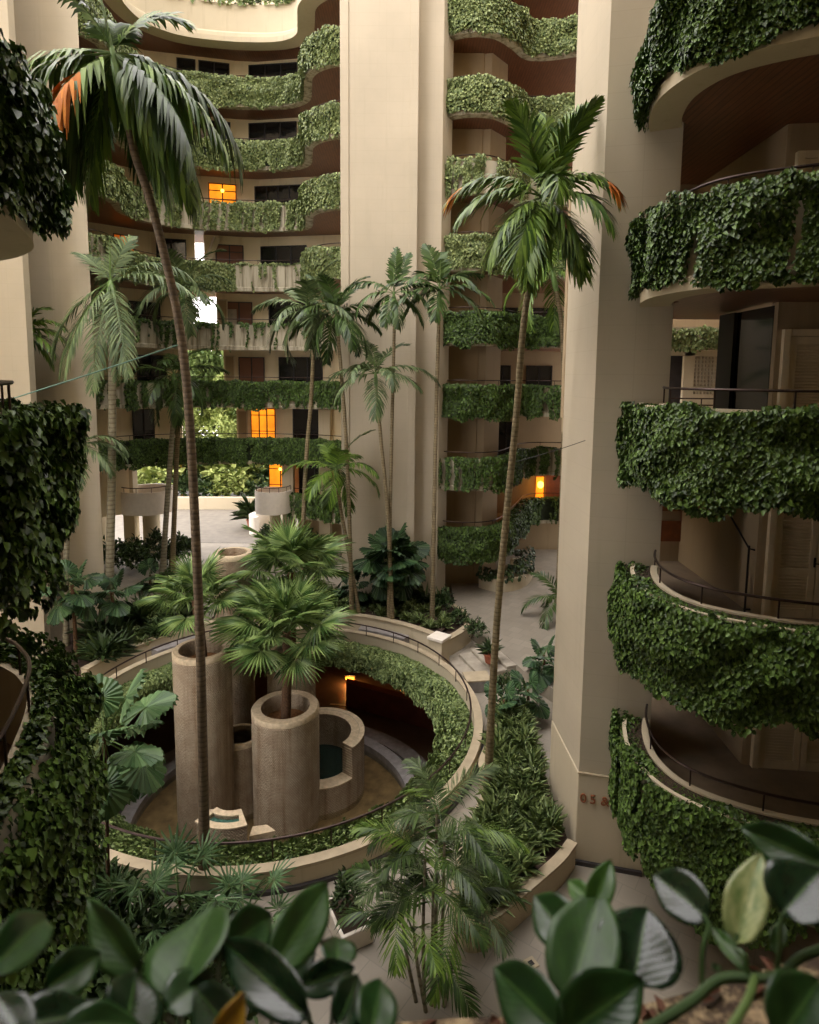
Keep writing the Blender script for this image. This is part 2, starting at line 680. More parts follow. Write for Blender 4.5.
# middle tower ---------------------------------------------------------
mb = MB(); mb.prism([(-2.72, 25.0), (.2, 25.0), (.2, 30), (-2.72, 30)], 0, ROOF)
struct('wall_middle', mb, M['cream_panel'], bevel=.03)
mb = MB(); mb.prism([(.2, 25.55), (1.2, 25.55), (1.62, 26.4), (1.62, 30), (.2, 30)], 0, ROOF)
struct('wall_middle', mb, M['cream_panel'], bevel=.02)
mb = MB(); mb.prism([(-2.76, 24.95), (-2.44, 24.95), (-2.44, 25.05), (-2.76, 25.05)], 0, ROOF)
struct('trim_3', mb, M['cream_panel'], bevel=.01)
mb = MB(); mb.prism([(-.1, 24.95), (.22, 24.95), (.22, 25.05), (-.1, 25.05)], 0, ROOF)
struct('trim_4', mb, M['cream_panel'], bevel=.01)

# left walls -----------------------------------------------------------
mb = MB(); mb.prism([(-12.15, 19.9), (-16.5, 19.3), (-16.5, 20.1), (-12.2, 20.3)], 0, ROOF)
struct('wall_left', mb, M['cream_panel'])
mb = MB(); mb.prism([(-11.15, 22.05), (-16.5, 22.05), (-16.5, 25.2), (-13.0, 25.2)], 0, ROOF)
struct('wall_left', mb, M['cream_panel'])

# enclosing wings around the atrium (camera side, right side and left side)
mb = MB(); mb.prism([(-14, -3.2), (12, -3.2), (12, -2.9), (-14, -2.9)], 0, ROOF)
struct('wall_front', mb, M['cream'])
mb = MB(); mb.prism([(11.6, -2.9), (12, -2.9), (12, 30), (11.6, 30)], 0, ROOF)
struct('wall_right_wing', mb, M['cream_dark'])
mb = MB(); mb.prism([(-8.6, -2.9), (-8.2, -2.9), (-8.2, 7.6), (-8.6, 7.6)], 0, ROOF)
struct('wall_left_wing', mb, M['cream'])
mb = MB(); mb.prism([(-17, 8), (-16.6, 8), (-16.6, 34), (-17, 34)], 0, 26)
struct('wall_left_wing', mb, M['cream'])
# the storeys of the wing the photographer stands in, above the viewpoint; unseen right overhang deepened to shade the pillar front
for k in range(0, 7):
    mb = MB(); mb.prism([(-8.2, -2.9), (11.6, -2.9), (11.6, 5.2 if k else 2.4), (3.0, 5.0 if k else 2.2), (1.8, 3.0 if k else 1.6), (.5, .8), (-2.5, .6), (-8.2, .35)], 11.3 + 3 * k, 12.6 + 3 * k)
    struct('trim_5', mb, M['cream'])

# '05 &' wall lettering -------------------------------------------------
def lettering(body, loc, rz, size, mat, name, label, cat):
    cu = bpy.data.curves.new(name, 'FONT')
    cu.body = body
    cu.size = size
    cu.extrude = .012
    cu.space_character = 1.08
    tmp = bpy.data.objects.new('tmp', cu)
    COL.objects.link(tmp)
    dg = bpy.context.evaluated_depsgraph_get()
    me = bpy.data.meshes.new_from_object(tmp.evaluated_get(dg))
    bpy.data.objects.remove(tmp)
    me.name = name
    me.materials.clear()
    me.materials.append(mat)
    o = link(name, me)
    o.location = loc
    o.rotation_euler = (PI / 2, 0, rz)
    return tag(o, label, cat)


_d = (P1 - P0).normalized()
_n = Vector((_d.y, -_d.x))
_w = Vector((3.445, 11.62)) + _d * .045 + _n * .016
M['copper'] = plain('copper_letters', srgb(150, 92, 58), .6, 0, .08)
sg = thing('wall_sign', 'copper 05 & lettering fixed low on the tall cream pillar', 'sign', (_w.x, _w.y, 1.36), math.atan2(_d.y, _d.x))
for ch, dx, nm in (('0', 0, 'numeral'), ('5', .185, 'numeral'), ('&', .40, 'ampersand')):
    o = lettering(ch, (dx, 0, 0), 0, .27, M['copper'], nm, None, None)
    o.parent = sg
# ================================================================== BALCONIES AND IVY
def arr_path(path):
    P = np.array([[p[0], p[1]] for p in path], dtype=float)
    N = np.array([[n.x, n.y] for n in normals2d(path)], dtype=float)
    s = np.concatenate([[0], np.cumsum(np.linalg.norm(np.diff(P, axis=0), axis=1))])
    return P, N, s


def vnoise(x, seed, period):
    r = np.random.default_rng(seed)
    tab = r.random(512)
    t = x / period
    i = np.floor(t).astype(int)
    f = t - i
    f = f * f * (3 - 2 * f)
    return tab[i % 512] * (1 - f) + tab[(i + 1) % 512] * f


def vnoise2(x, y, seed, period):
    r = np.random.default_rng(seed)
    tab = r.random((128, 128))
    tx, ty = x / period, y / period
    i, j = np.floor(tx).astype(int), np.floor(ty).astype(int)
    fx, fy = tx - i, ty - j
    fx, fy = fx * fx * (3 - 2 * fx), fy * fy * (3 - 2 * fy)
    a = tab[i % 128, j % 128] * (1 - fx) + tab[(i + 1) % 128, j % 128] * fx
    b = tab[i % 128, (j + 1) % 128] * (1 - fx) + tab[(i + 1) % 128, (j + 1) % 128] * fx
    return a * (1 - fy) + b * fy


def ivy(path, ztop, zbot, label, mat, leaf=.08, dens=900, cover=1.0, out=.14, hang=.3, top=.12, seed=1,
        s0=0.0, s1=1.0, tufts=.0, name='hanging_ivy', group=None, cover_fn=None, inward=.4, tail=.0, under=None):
    """one curtain of leaves over the outer face of a parapet that follows path (left normal points inwards)"""
    r = np.random.default_rng(seed)
    P, N, S = arr_path(path)
    L = S[-1]
    a, b = L * s0, L * s1
    n = int((b - a) * (ztop - zbot + hang + .3) * dens)
    s = r.uniform(a, b, n)
    lower = zbot - hang * (vnoise(s, seed + 1, .55) - .25) * 1.3 - hang * .5 * (vnoise(s, seed + 2, .13) - .5) - tail * np.clip(vnoise(s, seed + 9, 1.3) - .6, 0, 1) * 3
    upper = ztop + top * (.3 + vnoise(s, seed + 3, .35) + tufts * (vnoise(s, seed + 4, .2) > .72))
    u = r.random(n)
    z = upper + (lower - upper) * u
    cv = np.full(n, cover)
    if cover_fn is not None: cv = cover_fn((s - a) / (b - a), u)
    strand = .68 * vnoise(s + .05 * np.sin(z * 3), seed + 5, max(.1, leaf)) + .32 * vnoise2(s, z, seed + 6, .5)
    thr = np.where(cv >= .98, 2.0, (cv * 1.15 - .18 * (u - .35)) * .62 + .12)
    keep = (strand < thr) & (r.random(n) < np.where(u > .88, .65, 1.0))
    s, z, u = s[keep], z[keep], u[keep]
    bulge = out * (.25 + 1.2 * vnoise2(s, z, seed + 7, .45)) * (1.0 - .45 * np.clip(u - .5, 0, 1))
    d = .03 + bulge * np.sqrt(r.random(len(s)))
    px = np.interp(s, S, P[:, 0]); py = np.interp(s, S, P[:, 1])
    nx = np.interp(s, S, N[:, 0]); ny = np.interp(s, S, N[:, 1])
    # leaves lying on the planter top
    nt = int((b - a) * inward * dens * .8)
    if nt:
        st = r.uniform(a, b, nt)
        ok = vnoise(st, seed + 8, .3) < (cover * 1.2 + .1)
        st = st[ok]; nt = len(st)
        dt = -r.uniform(0, inward, nt)
        zt = ztop + top * (.2 + 1.0 * vnoise(st, seed + 3, .35)) * r.random(nt) * (1.2 + dt / max(inward, .01) * .8)
        s = np.concatenate([s, st]); d = np.concatenate([d, dt]); z = np.concatenate([z, zt])
        px = np.concatenate([px, np.interp(st, S, P[:, 0])]); py = np.concatenate([py, np.interp(st, S, P[:, 1])])
        nx = np.concatenate([nx, np.interp(st, S, N[:, 0])]); ny = np.concatenate([ny, np.interp(st, S, N[:, 1])])
        u = np.concatenate([u, np.full(nt, -.2)])
    m = len(s)
    pos = np.stack([px - nx * d, py - ny * d, z], axis=1)
    outv = np.stack([-nx, -ny, np.zeros(m)], axis=1)
    tan = np.stack([ny, -nx, np.zeros(m)], axis=1)
    up = np.array([0, 0, 1.0])
    D = -up * np.where(u < 0, .1, .75)[:, None] + outv * r.uniform(.1, .9, m)[:, None] + tan * r.normal(0, .55, m)[:, None]
    Nn = outv * r.uniform(.5, 1.1, m)[:, None] + up * r.uniform(.15, 1.0, m)[:, None] + tan * r.normal(0, .45, m)[:, None]
    sz = leaf * r.uniform(.65, 1.25, m)
    V, Q = leaf_cloud(pos, D, Nn, sz, sz * r.uniform(.6, .85, m))
    me = array_mesh(name, V, Q, mat)
    o = link(name, me)
    tag(o, label, 'ivy', group)
    if under if under is not None else cover >= .98:
        # dark sheet added behind the leaves so the parapet does not show through
        mbu = MB()
        K = max(8, int((b - a) / .15))
        rows = 8
        ss = np.linspace(a, b, K)
        lo = zbot - hang * (vnoise(ss, seed + 1, .55) - .25) * 1.3 + .12
        vs, fs = [], []
        X = np.interp(ss, S, P[:, 0]); Yy = np.interp(ss, S, P[:, 1]); NX = np.interp(ss, S, N[:, 0]); NY = np.interp(ss, S, N[:, 1])
        for i in range(K):
            for j in range(rows):
                zz = ztop + .03 + (lo[i] - ztop - .03) * j / (rows - 1)
                dd = .025 + out * .22 * r.random()
                vs.append((X[i] - NX[i] * dd, Yy[i] - NY[i] * dd, zz))
        for i in range(K - 1):
            for j in range(rows - 1):
                fs.append((i * rows + j, (i + 1) * rows + j, (i + 1) * rows + j + 1, i * rows + j + 1))
        mbu.add(vs, fs)
        mbu.build('leaf_backing', M['ivy_under'], o, smooth=True, fix=False)
    return o


def balcony(path, ztop, label, inner_poly, zbot=None, mat='stained', rail=.28, rail_off=.40, post=1.1, planter=.45, group=None,
            lip=.0, name='balcony', moulding=False, soil=True, post_from=0.0, floor_mat='basement', soffit=True, cat='balcony'):
    """path: outer face of the parapet; inner_poly: points closing the slab behind"""
    zbot = ztop - 1.3 if zbot is None else zbot
    t = thing(name, label, cat, (path[len(path) // 2][0], path[len(path) // 2][1], zbot), 0, group)
    off = Vector((path[len(path) // 2][0], path[len(path) // 2][1], zbot))
    loc = [Vector((p[0] - off.x, p[1] - off.y)) for p in path]
    H0 = ztop - zbot
    # parapet with planter trough and lower lip
    prof = [(0, .22), (0, H0), (.07, H0), (.07, H0 - .08), (planter - .11, H0 - .08), (planter - .11, H0), (planter, H0), (planter, .0), (-.06, .0), (-.06, .18)]
    if moulding:
        prof = [(0, .62), (0, H0), (.1, H0), (.1, H0 - .08), (planter - .07, H0 - .08), (planter - .07, H0), (planter, H0), (planter, 0), (-.34, 0), (-.34, .24), (-.22, .3), (-.2, .46), (-.08, .54)]
    mb = MB(); mb.sweep(prof, loc)
    mb.build('parapet', M[mat], t, smooth=True)
    if soil:
        mb = MB(); mb.sweep([(.075, H0 - .085), (.075, H0 - .03), (planter - .075, H0 - .03), (planter - .075, H0 - .085)], loc)
        mb.build('soil', M['soil'], t)
    inner = offset2d(loc, planter - .02)
    poly = [Vector(p) for p in inner] + [Vector((p[0] - off.x, p[1] - off.y)) for p in inner_poly]
    if soffit:
        mb = MB(); mb.prism(poly, .10, .16); mb.build('soffit', M['wood'], t)
    mb = MB(); mb.prism(poly, .165, H0 - .95); mb.build('floor_slab', M[floor_mat], t)
    if rail:
        rp = offset2d(loc, rail_off)
        r = MB(); r.tube([(p.x, p.y, H0 + rail) for p in rp], .022, 6)
        ro = r.build('handrail', M['rail'], t, smooth=True)
        Pn, Nn, S = arr_path(rp)
        k = max(2, int(S[-1] / post))
        for i in range(k + 1):
            s = S[-1] * (i + post_from) / (k + 1)
            x, y = np.interp(s, S, Pn[:, 0]), np.interp(s, S, Pn[:, 1])
            b = MB(); b.tube([(x, y, H0 - .05), (x, y, H0 + rail)], .013, 6)
            b.build('post', M['rail'], ro)
    return t


# ---- right-hand balconies beside the pillar --------------------------
R_IN_PTS = [(4.72, 11.38), (4.42, 10.7), (4.3, 9.95), (4.5, 9.3), (5.05, 8.85), (5.9, 8.5), (7.2, 8.25), (9.4, 8.1)]
R_PATH = offset2d(catmull([Vector(p) for p in R_IN_PTS], 8), -.45)
R_PATH = [p for p in R_PATH if p.y < 11.40]
R_BACK = [(9.5, 14.6), (4.9, 14.6), (4.8, 11.3)]
RN = [(15.4, 'topmost curved balcony beside the cream pillar, seen from below', 'thick ivy over the topmost balcony beside the cream pillar', 1.0),
      (12.4, 'curved balcony beside the cream pillar with a bare rail arching above its ivy', 'ivy with gaps trailing over the balcony second from the top beside the pillar', .86),
      (9.4, 'eye-level curved balcony beside the cream pillar with a straight dark rail', 'densest ivy wall on the eye-level balcony beside the cream pillar', 1.0),
      (6.4, 'curved balcony beside the pillar with pale ledge below the louvred doors', 'ivy cascading from the balcony one storey below eye level beside the pillar', 1.0),
      (3.4, 'lowest curved balcony beside the pillar, just over the 05 sign', 'ivy hanging past the 05 sign from the lowest balcony beside the pillar', .93)]
for i, (zt, lb, li, cv) in enumerate(RN):
    balcony(R_PATH, zt, lb, R_BACK, mat='cream', group='curved balconies beside the pillar', floor_mat='tan')
    ivy(R_PATH, zt - .06, zt - 1.2 + (.1 if i == 0 else -.12 if i in (2, 3) else -.2 if i == 4 else .12), li, M['ivy'], leaf=.078, dens=2300, cover=cv, out=.24 if i < 4 else .13, hang=.26 if i < 4 else .5, top=.11, inward=.33,
        seed=20 + i, tufts=.5, tail=.5 if i == 4 else .0, group='ivy on the balconies beside the pillar')

# interior of the right-hand wing: doors, back walls
DX = 6.52                                  # corner where the door wall starts
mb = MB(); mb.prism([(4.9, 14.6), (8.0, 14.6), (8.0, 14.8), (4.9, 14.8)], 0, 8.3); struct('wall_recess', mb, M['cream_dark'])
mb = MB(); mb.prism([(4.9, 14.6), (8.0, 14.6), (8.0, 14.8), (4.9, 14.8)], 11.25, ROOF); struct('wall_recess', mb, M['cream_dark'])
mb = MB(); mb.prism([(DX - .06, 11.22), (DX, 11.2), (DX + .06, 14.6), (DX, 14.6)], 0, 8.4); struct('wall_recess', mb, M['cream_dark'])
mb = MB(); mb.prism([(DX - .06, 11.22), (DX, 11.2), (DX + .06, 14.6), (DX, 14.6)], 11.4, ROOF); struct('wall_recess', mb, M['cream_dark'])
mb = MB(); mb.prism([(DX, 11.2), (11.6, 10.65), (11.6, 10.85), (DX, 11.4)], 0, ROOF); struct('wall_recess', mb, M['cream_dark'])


def door(n, x, y, z, rz, w=.74, h=2.15, leaves=2, mat='door'):
    t = thing('door_%d' % n, None, None, (x, y, z), rz)
    t['kind'] = 'structure'
    fw = .12
    W = w * leaves
    mb = MB()
    mb.box(-fw, -.06, 0, 0, .06, h + fw); mb.box(W, -.06, 0, W + fw, .06, h + fw); mb.box(0, -.06, h, W, .06, h + fw)
    mb.build('door_frame', M[mat], t, bevel=.008)
    for k in range(leaves):
        x0 = k * w + .008
        x1 = (k + 1) * w - .008
        mb = MB()
        st = .11
        mb.box(x0, -.03, 0, x0 + st, .02, h - .01); mb.box(x1 - st, -.03, 0, x1, .02, h - .01)
        for z0, z1 in ((0, .18), (.82, .94), (h - .14, h - .01)):
            mb.box(x0 + st, -.03, z0, x1 - st, .02, z1)
        lf = mb.build('door_leaf', M[mat], t, bevel=.006)
        lv = MB()
        for z0, z1 in ((.18, .82), (.94, h - .14)):
            q = int((z1 - z0) / .055)
            for j in range(q):
                zz = z0 + (j + .5) * (z1 - z0) / q
                Mx = Matrix.Translation((0, 0, zz)) @ Matrix.Rotation(math.radians(-38), 4, 'X')
                lv.box(x0 + st, -.026, -.005, x1 - st, .026, .005, Mx)
            lv.box(x0 + st, .012, z0, x1 - st, .018, z1)
        lv.build('louvre', M[mat], lf)
    hd = MB()
    hx = w if leaves == 2 else w - .08
    hd.box(hx - .05, -.05, .98, hx - .02, -.03, 1.16); hd.tube([(hx - .035, -.05, 1.06), (hx - .035, -.09, 1.06), (hx + .09, -.09, 1.05)], .011, 6)
    hd.build('door_handle', M['dark'], t)
    return t
_dz = math.atan2(-.55, 5.08)
for k, fl in enumerate((14.45, 11.45, 8.45, 5.45, 2.45)):
    door(k + 1, DX + .2, 11.13, fl, _dz)
# things glimpsed between the eye-level balcony and the one above: a lattice screen wall across the next court
t = thing('lattice_screen', 'pale square-grid lattice screen seen past the pillar across the next court', 'screen', (7.7, 17.0, 8.45))
mb = MB()
nx, nz, W, Z0, Hh = 8, 10, .74, .95, 2.0
for i in range(nx + 1): mb.box(i * W / nx - .018, -.05, Z0, i * W / nx + .018, .05, Hh)
for j in range(nz + 1): mb.box(0, -.05, Z0 + j * (Hh - Z0) / nz - .018, W, .05, Z0 + j * (Hh - Z0) / nz + .018)
mb.build('lattice', M['cream'], t)
mb = MB(); mb.box(-.28, -.06, 0, 0, .06, 2.3); mb.box(-.75, -.06, Hh, W + .6, .06, 2.4); mb.box(0, -.06, 0, W, .06, Z0); mb.box(W, -.06, 0, W + .6, .06, Hh); mb.build('screen_wall', M['cream'], t)
mb = MB(); mb.box(-.7, .3, 0, W, .34, 2.2); mb.build('back_panel', M['slate_dark'], t)
mb = MB(); mb.prism([(5.4, 15.4), (11.5, 15.4), (11.5, 22), (5.4, 22)], 7.9, 8.44); struct('floor_far_court', mb, M['cream_dark'])
mb = MB(); mb.prism([(5.3, 21.5), (11.5, 21.5), (11.5, 21.8), (5.3, 21.8)], 8.44, 16.0); struct('wall_far_court', mb, M['cream_dark'])
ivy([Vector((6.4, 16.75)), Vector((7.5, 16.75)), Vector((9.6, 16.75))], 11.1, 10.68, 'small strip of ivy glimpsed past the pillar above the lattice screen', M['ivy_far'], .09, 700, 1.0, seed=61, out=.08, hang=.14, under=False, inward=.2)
mb = MB(); mb.prism([(6.3, 16.76), (10.2, 16.76), (10.2, 17.4), (6.3, 17.4)], 10.6, 11.2); struct('trim_6', mb, M['cream'])
r_ = MB()
for zz in (9.15, 9.32): r_.tube([(6.4, 16.2, zz), (10.5, 16.2, zz)], .02, 6)
for xx in (6.7, 7.6, 8.5, 9.4, 10.3): r_.tube([(xx, 16.2, 8.44), (xx, 16.2, 9.32)], .016, 6)
tag(r_.build('far_railing', M['rail']), 'dark double railing in front of the lattice screen past the pillar', 'railing')
# recess on the storey below: glazed stair window with a timber sill board and a stair rail
t = thing('stair_window', 'reflective stair window with an orange timber board beside the louvred doors', 'window', (5.55, 14.58, 5.45))
mb = MB(); mb.box(.02, -.02, 1.35, .95, 0, 2.0); mb.build('pane', M['glass'], t)
mb = MB(); mb.box(0, -.05, .5, 1.15, -.01, 1.0); mb.build('timber_board', M['board'], t)
mb = MB(); mb.box(.95, -.06, 1.0, 1.1, 0, 2.6); mb.box(0, -.05, 1.24, .95, -.01, 1.35); mb.build('frame', M['board'], t, bevel=.01)
t = thing('stair_rail', 'dark sloping handrail on a post beside the louvred doors', 'railing', (DX - .16, 11.3, 5.45))
mb = MB(); mb.tube([(0, 0, 0), (0, 0, 1.3)], .02, 6); mb.build('post', M['dark'], t)
mb = MB(); mb.tube([(.1, -.02, 1.22), (0, 0, 1.24), (-.12, 1.4, 2.3)], .018, 6); mb.build('rail', M['dark'], t)
mb = MB(); mb.box(-.02, -.02, .05, .14, .02, .08); mb.build('bracket', M['dark'], t)
# dark glazed partition of the eye-level landing
t = thing('glass_partition', 'dark glazed partition standing behind the eye-level balcony rail', 'partition', (DX, 11.3, 8.45))
mb = MB(); mb.box(-.08, 1.25, 0, .1, 1.85, 2.7); mb.build('column', M['dark'], t)
mb = MB(); mb.box(-.01, .02, .02, .01, 1.25, 2.7); mb.build('pane', M['glass'], t)

# ---- left-hand balconies close to the camera --------------------------
L_IN = [(-3.05, 3.2), (-3.3, 4.2), (-3.52, 5.05), (-3.68, 5.5), (-3.88, 5.98), (-4.08, 6.34), (-4.3, 6.6), (-4.6, 6.86), (-5.0, 7.05), (-6.0, 7.2), (-8.2, 7.3)]
L_PATH = offset2d(catmull([Vector(p) for p in L_IN], 6), -.22)
L_BACK = [(-8.3, 3.0), (-4.5, 2.6)]
for i, (zt, lb, li, lf) in enumerate([
        (12.4, 'round-ended balcony above eye level at the upper left edge', 'big-leaved ivy mound over the upper left balcony end', 1.3),
        (9.4, 'eye-level balcony at the left edge hidden by leaves', 'big-leaved hanging ivy on the eye-level balcony at the left edge', 1.55),
        (6.4, 'balcony below eye level at the left edge with curved rail and pale ledge', 'long trailing ivy on the balcony with curved rail at the lower left', 1.3)]):
    balcony(L_PATH, zt, lb, L_BACK, mat='cream', group='balconies at the left edge', floor_mat='tan', rail=.34, planter=.24, rail_off=.2)
    ivy(L_PATH, zt - (.36 if i == 0 else .0), zt - (1.0 if i == 0 else 1.05 if i == 1 else 2.0), li, M['ivy'], leaf=.085, dens=1700, cover=1.0 if i != 2 else .93, out=.34, hang=.42, top=.2 if i == 0 else .12,
        seed=80 + i, tufts=.5, tail=.2 if i < 2 else .3, group='ivy on the left-edge balconies', s0=.0, inward=.2)

# ---- middle stack of balconies right of the tower ---------------------
MID_UP = catmull([Vector(p) for p in [(1.0, 26.75), (1.4, 26.1), (2.4, 25.75), (3.4, 25.95), (4.25, 26.75), (4.9, 27.5), (5.8, 27.5), (7.2, 27.1), (9.5, 27.0)]], 6)
MID_D = catmull([Vector(p) for p in [(.95, 26.4), (1.4, 25.8), (2.4, 25.5), (3.5, 25.7), (4.2, 26.5), (4.9, 28.0), (5.6, 29.4), (6.6, 29.8), (9.5, 29.8)]], 6)
MID_E = catmull([Vector(p) for p in [(.95, 26.4), (1.4, 25.8), (2.4, 25.55), (3.5, 25.8), (4.2, 26.6), (4.95, 28.4), (5.7, 30.4), (6.3, 31.9), (7.2, 32.4), (9.5, 32.4)]], 6)
MB_BACK = [(9.5, 34), (1.6, 34), (1.6, 27.2)]


def cov(full, sparse, x0, x1=9):
    return lambda s, u: np.where((s > x0) & (s < x1), sparse, full)


MN = [(27.4, MID_UP, None, 'crowning', 1.0), (24.4, MID_UP, cov(1.0, 1.0, .5), 'topmost', 1.0), (21.4, MID_UP, None, 'second from the top', 1.0), (18.4, MID_UP, cov(.75, .45, .25), 'third from the top', .6),
      (15.4, MID_UP, None, 'fourth from the top', 1.0), (12.4, MID_UP, None, 'fifth from the top', 1.0), (9.4, MID_UP, cov(1.0, .5, .62), 'sixth from the top', .9),
      (6.4, MID_D, cov(.78, .6, .5), 'second from the bottom, over the bronze tan wall', .5), (3.4, MID_E, cov(1.0, .3, .8), 'lowest', 1.0)]
for i, (zt, path, cf, nm, cv) in enumerate(MN):
    balcony(path, zt, 'wavy balcony right of the tall middle tower, %s of that stack' % nm.split(',')[0], MB_BACK, zbot=zt - 1.3, group='balconies right of the middle tower', post=1.6, floor_mat='cream_dark', planter=.3, rail_off=.26)
    ivy(path, zt, zt - 1.2, '%s ivy on the %s balcony right of the middle tower' % ('patchy' if cv < .8 else 'dense', nm.split(',')[0]),
        M['ivy_far'] if i < 5 else M['ivy'], leaf=.115, dens=720, cover=cv, out=.24, hang=.22, seed=120 + i, tufts=.3, cover_fn=cf, group='ivy right of the middle tower', top=.12)  # lower storeys get the darker leaf, shade put into the colour
# walls behind that stack
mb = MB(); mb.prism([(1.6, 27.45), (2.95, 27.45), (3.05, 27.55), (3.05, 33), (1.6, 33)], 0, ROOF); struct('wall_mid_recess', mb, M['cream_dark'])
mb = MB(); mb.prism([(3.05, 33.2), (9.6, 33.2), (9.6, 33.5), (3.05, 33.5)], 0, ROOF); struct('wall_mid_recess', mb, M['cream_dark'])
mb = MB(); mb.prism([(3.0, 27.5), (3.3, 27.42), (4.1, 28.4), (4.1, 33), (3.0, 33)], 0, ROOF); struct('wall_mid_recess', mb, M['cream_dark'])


def window(n, x, y, z, rz, w, h, pane='glass', nx=2, nz=1, curtain=0, lamp=False, frame='dark'):
    t = thing('window_%d' % n, None, None, (x, y, z), rz)
    t['kind'] = 'structure'
    mb = MB()
    f = .045
    mb.box(-f, -.05, -f, 0, .02, h + f); mb.box(w, -.05, -f, w + f, .02, h + f); mb.box(0, -.05, -f, w, .02, 0); mb.box(0, -.05, h, w, .02, h + f)
    for i in range(1, nx): mb.box(w * i / nx - .03, -.05, 0, w * i / nx + .03, .0, h)
    for j in range(1, nz + 1 if nz > 1 else 1): mb.box(0, -.05, h * j / nz - .02 if j < nz else h - .35, w, 0, h * j / nz + .02 if j < nz else h - .31)
    mb.build('window_frame', M[frame], t)
    mb = MB(); mb.box(0, -.012, 0, w, -.004, h); mb.build('pane', M[pane], t)
    if curtain:
        mb = MB()
        k = 26
        path = [Vector((w * (0 if curtain < 0 else 1 - abs(curtain)) + w * abs(curtain) * i / k, -.022 - .008 * math.sin(i * 1.9))) for i in range(k + 1)]
        mb.sweep([(0, .02), (.004, .02), (.004, h * .84), (0, h * .84)], path)
        mb.build('curtain', M['curtain'], t, smooth=True)
    if lamp:
        mb = MB(); mb.lathe([(0, -.09), (.06, -.07), (.09, 0), (.06, .07), (0, .09)], (w * .5, -.06, h * .86), 12); mb.build('lamp', M['lamp'], t, smooth=True)
    return t


WN = 0
for zf, rows in ((20.45, [(5.2, .9)]), (17.45, [(5.0, 1.1)]), (14.45, [(5.3, 1.2)]), (11.45, [(4.6, 1.0), (6.4, 1.2)]), (8.45, [(4.5, .8), (6.2, 1.3)]), (5.45, [(4.7, 1.0)]), (2.45, [])):
    for x, w in rows:
        WN += 1
        window(WN, x, 33.18, zf + .05, 0, w, 1.9)
t = thing('wall_lamp', 'tall glowing amber lamp in the corridor right of the middle tower', 'lamp', (6.75, 33.05, 2.75))
mb = MB(); mb.box(.1, -.06, 0, .5, 0, 1.75); mb.build('backplate', M['lit'], t)
for zz in (.22, 1.35):
    mb = MB(); mb.lathe([(0, -.2), (.13, -.14), (.17, 0), (.13, .14), (0, .2)], (.3, -.2, zz), 12); mb.build('bulb', M['lamp'], t, smooth=True)
mb = MB(); mb.box(.64, .02, -.2, 3.0, .05, 2.0); mb.build('timber_panel', M['board'], t)
# curved planter at the foot of that stack
PL = catmull([Vector(p) for p in [(3.15, 26.9), (3.9, 26.35), (4.7, 26.55), (5.4, 27.3), (5.9, 28.6), (6.1, 30.2)]], 6)
t = thing('planter', 'low curved cream planter under the lowest balcony right of the tower', 'planter', (4.5, 27.6, 0))
mb = MB(); mb.sweep([(0, 0), (0, 1.0), (.12, 1.0), (.12, .8), (1.0, .8), (1.0, 0)], [Vector((p.x - 4.5, p.y - 27.6)) for p in PL]); mb.build('trough', M['cream'], t, smooth=True)
ivy(PL, 1.0, .93, 'dark creeper spilling over the low curved planter right of the tower', M['shrub_dark'], .17, 200, .45, out=.03, hang=.0, top=.5, seed=151, inward=.9, tufts=.6)

# ---- far facade ------------------------------------------------------
B_UP = catmull([Vector(p) for p in [(-15.2, 26.4), (-14.2, 25.9), (-13.2, 25.9), (-12.65, 26.7), (-12.75, 28.0), (-13.05, 29.2), (-12.75, 30.8), (-11.5, 32.0), (-9.6, 32.55), (-7.6, 32.7), (-6.2, 32.5), (-5.3, 31.8), (-5.0, 30.6), (-4.75, 29.4), (-4.1, 28.6), (-3.2, 28.2), (-2.2, 28.2)]], 5)
B_LOW = catmull([Vector(p) for p in [(-15.4, 29.5), (-13.9, 31.2), (-12.2, 32.2), (-9.6, 32.7), (-7, 32.75), (-5, 32.4), (-3.6, 31.7), (-2.4, 30.8)]], 5)
B_F1 = catmull([Vector(p) for p in [(-14.9, 28.0), (-13.4, 29.6), (-12.6, 31.2), (-11.4, 32.1), (-9.6, 32.55), (-7.6, 32.7), (-5.9, 32.5), (-4.4, 31.9), (-2.4, 30.8)]], 5)
B_BK = [(-2.0, 36.0), (-16.9, 36.0), (-16.9, 29.6)]
FN = [(24.4, B_UP, None, 1.0, 'second from the top'), (21.4, B_UP, None, .96, 'third from the top'), (18.4, B_UP, cov(1.0, .62, .3, .72), .8, 'fourth from the top, under the lit window'),
      (15.4, B_UP, lambda s, u: np.where(s > .75, 1.0, np.where(s > .55, .35, np.where(s > .42, 1.0, .6))), .8, 'fifth from the top'),
      (12.4, B_F1, lambda s, u: np.where(u < .15, .5, .2), .3, 'sixth from the top, almost bare'),
      (9.4, B_LOW, lambda s, u: np.where(s < .3, .45, .97 - .25 * (u > .75)), .9, 'second from the bottom'),
      (6.4, B_LOW, None, .97, 'lowest, above the garden opening')]
MID_Z = 8.45
for i, (zt, path, cf, cv, nm) in enumerate(FN):
    short = nm.split(',')[0]
    balcony(path, zt, 'long concave balcony of the far facade, %s' % nm, B_BK, group='long balconies of the far facade', post=2.2, floor_mat='cream_dark', rail=.3, planter=.3, rail_off=.26)
    ivy(path, zt, zt - 1.2, '%s ivy band on the far facade, on the balcony %s' % ('sparse' if cv < .5 else 'pale green' if i < 4 else 'dark green', short), M['ivy_far'] if i < 4 else M['ivy'],  # shade of the lower storeys painted in by the darker leaf
        leaf=.125, dens=560, cover=cv, out=.22, hang=.22, seed=170 + i, tufts=.3, cover_fn=cf, group='ivy bands of the far facade', top=.14, under=cv > .9)
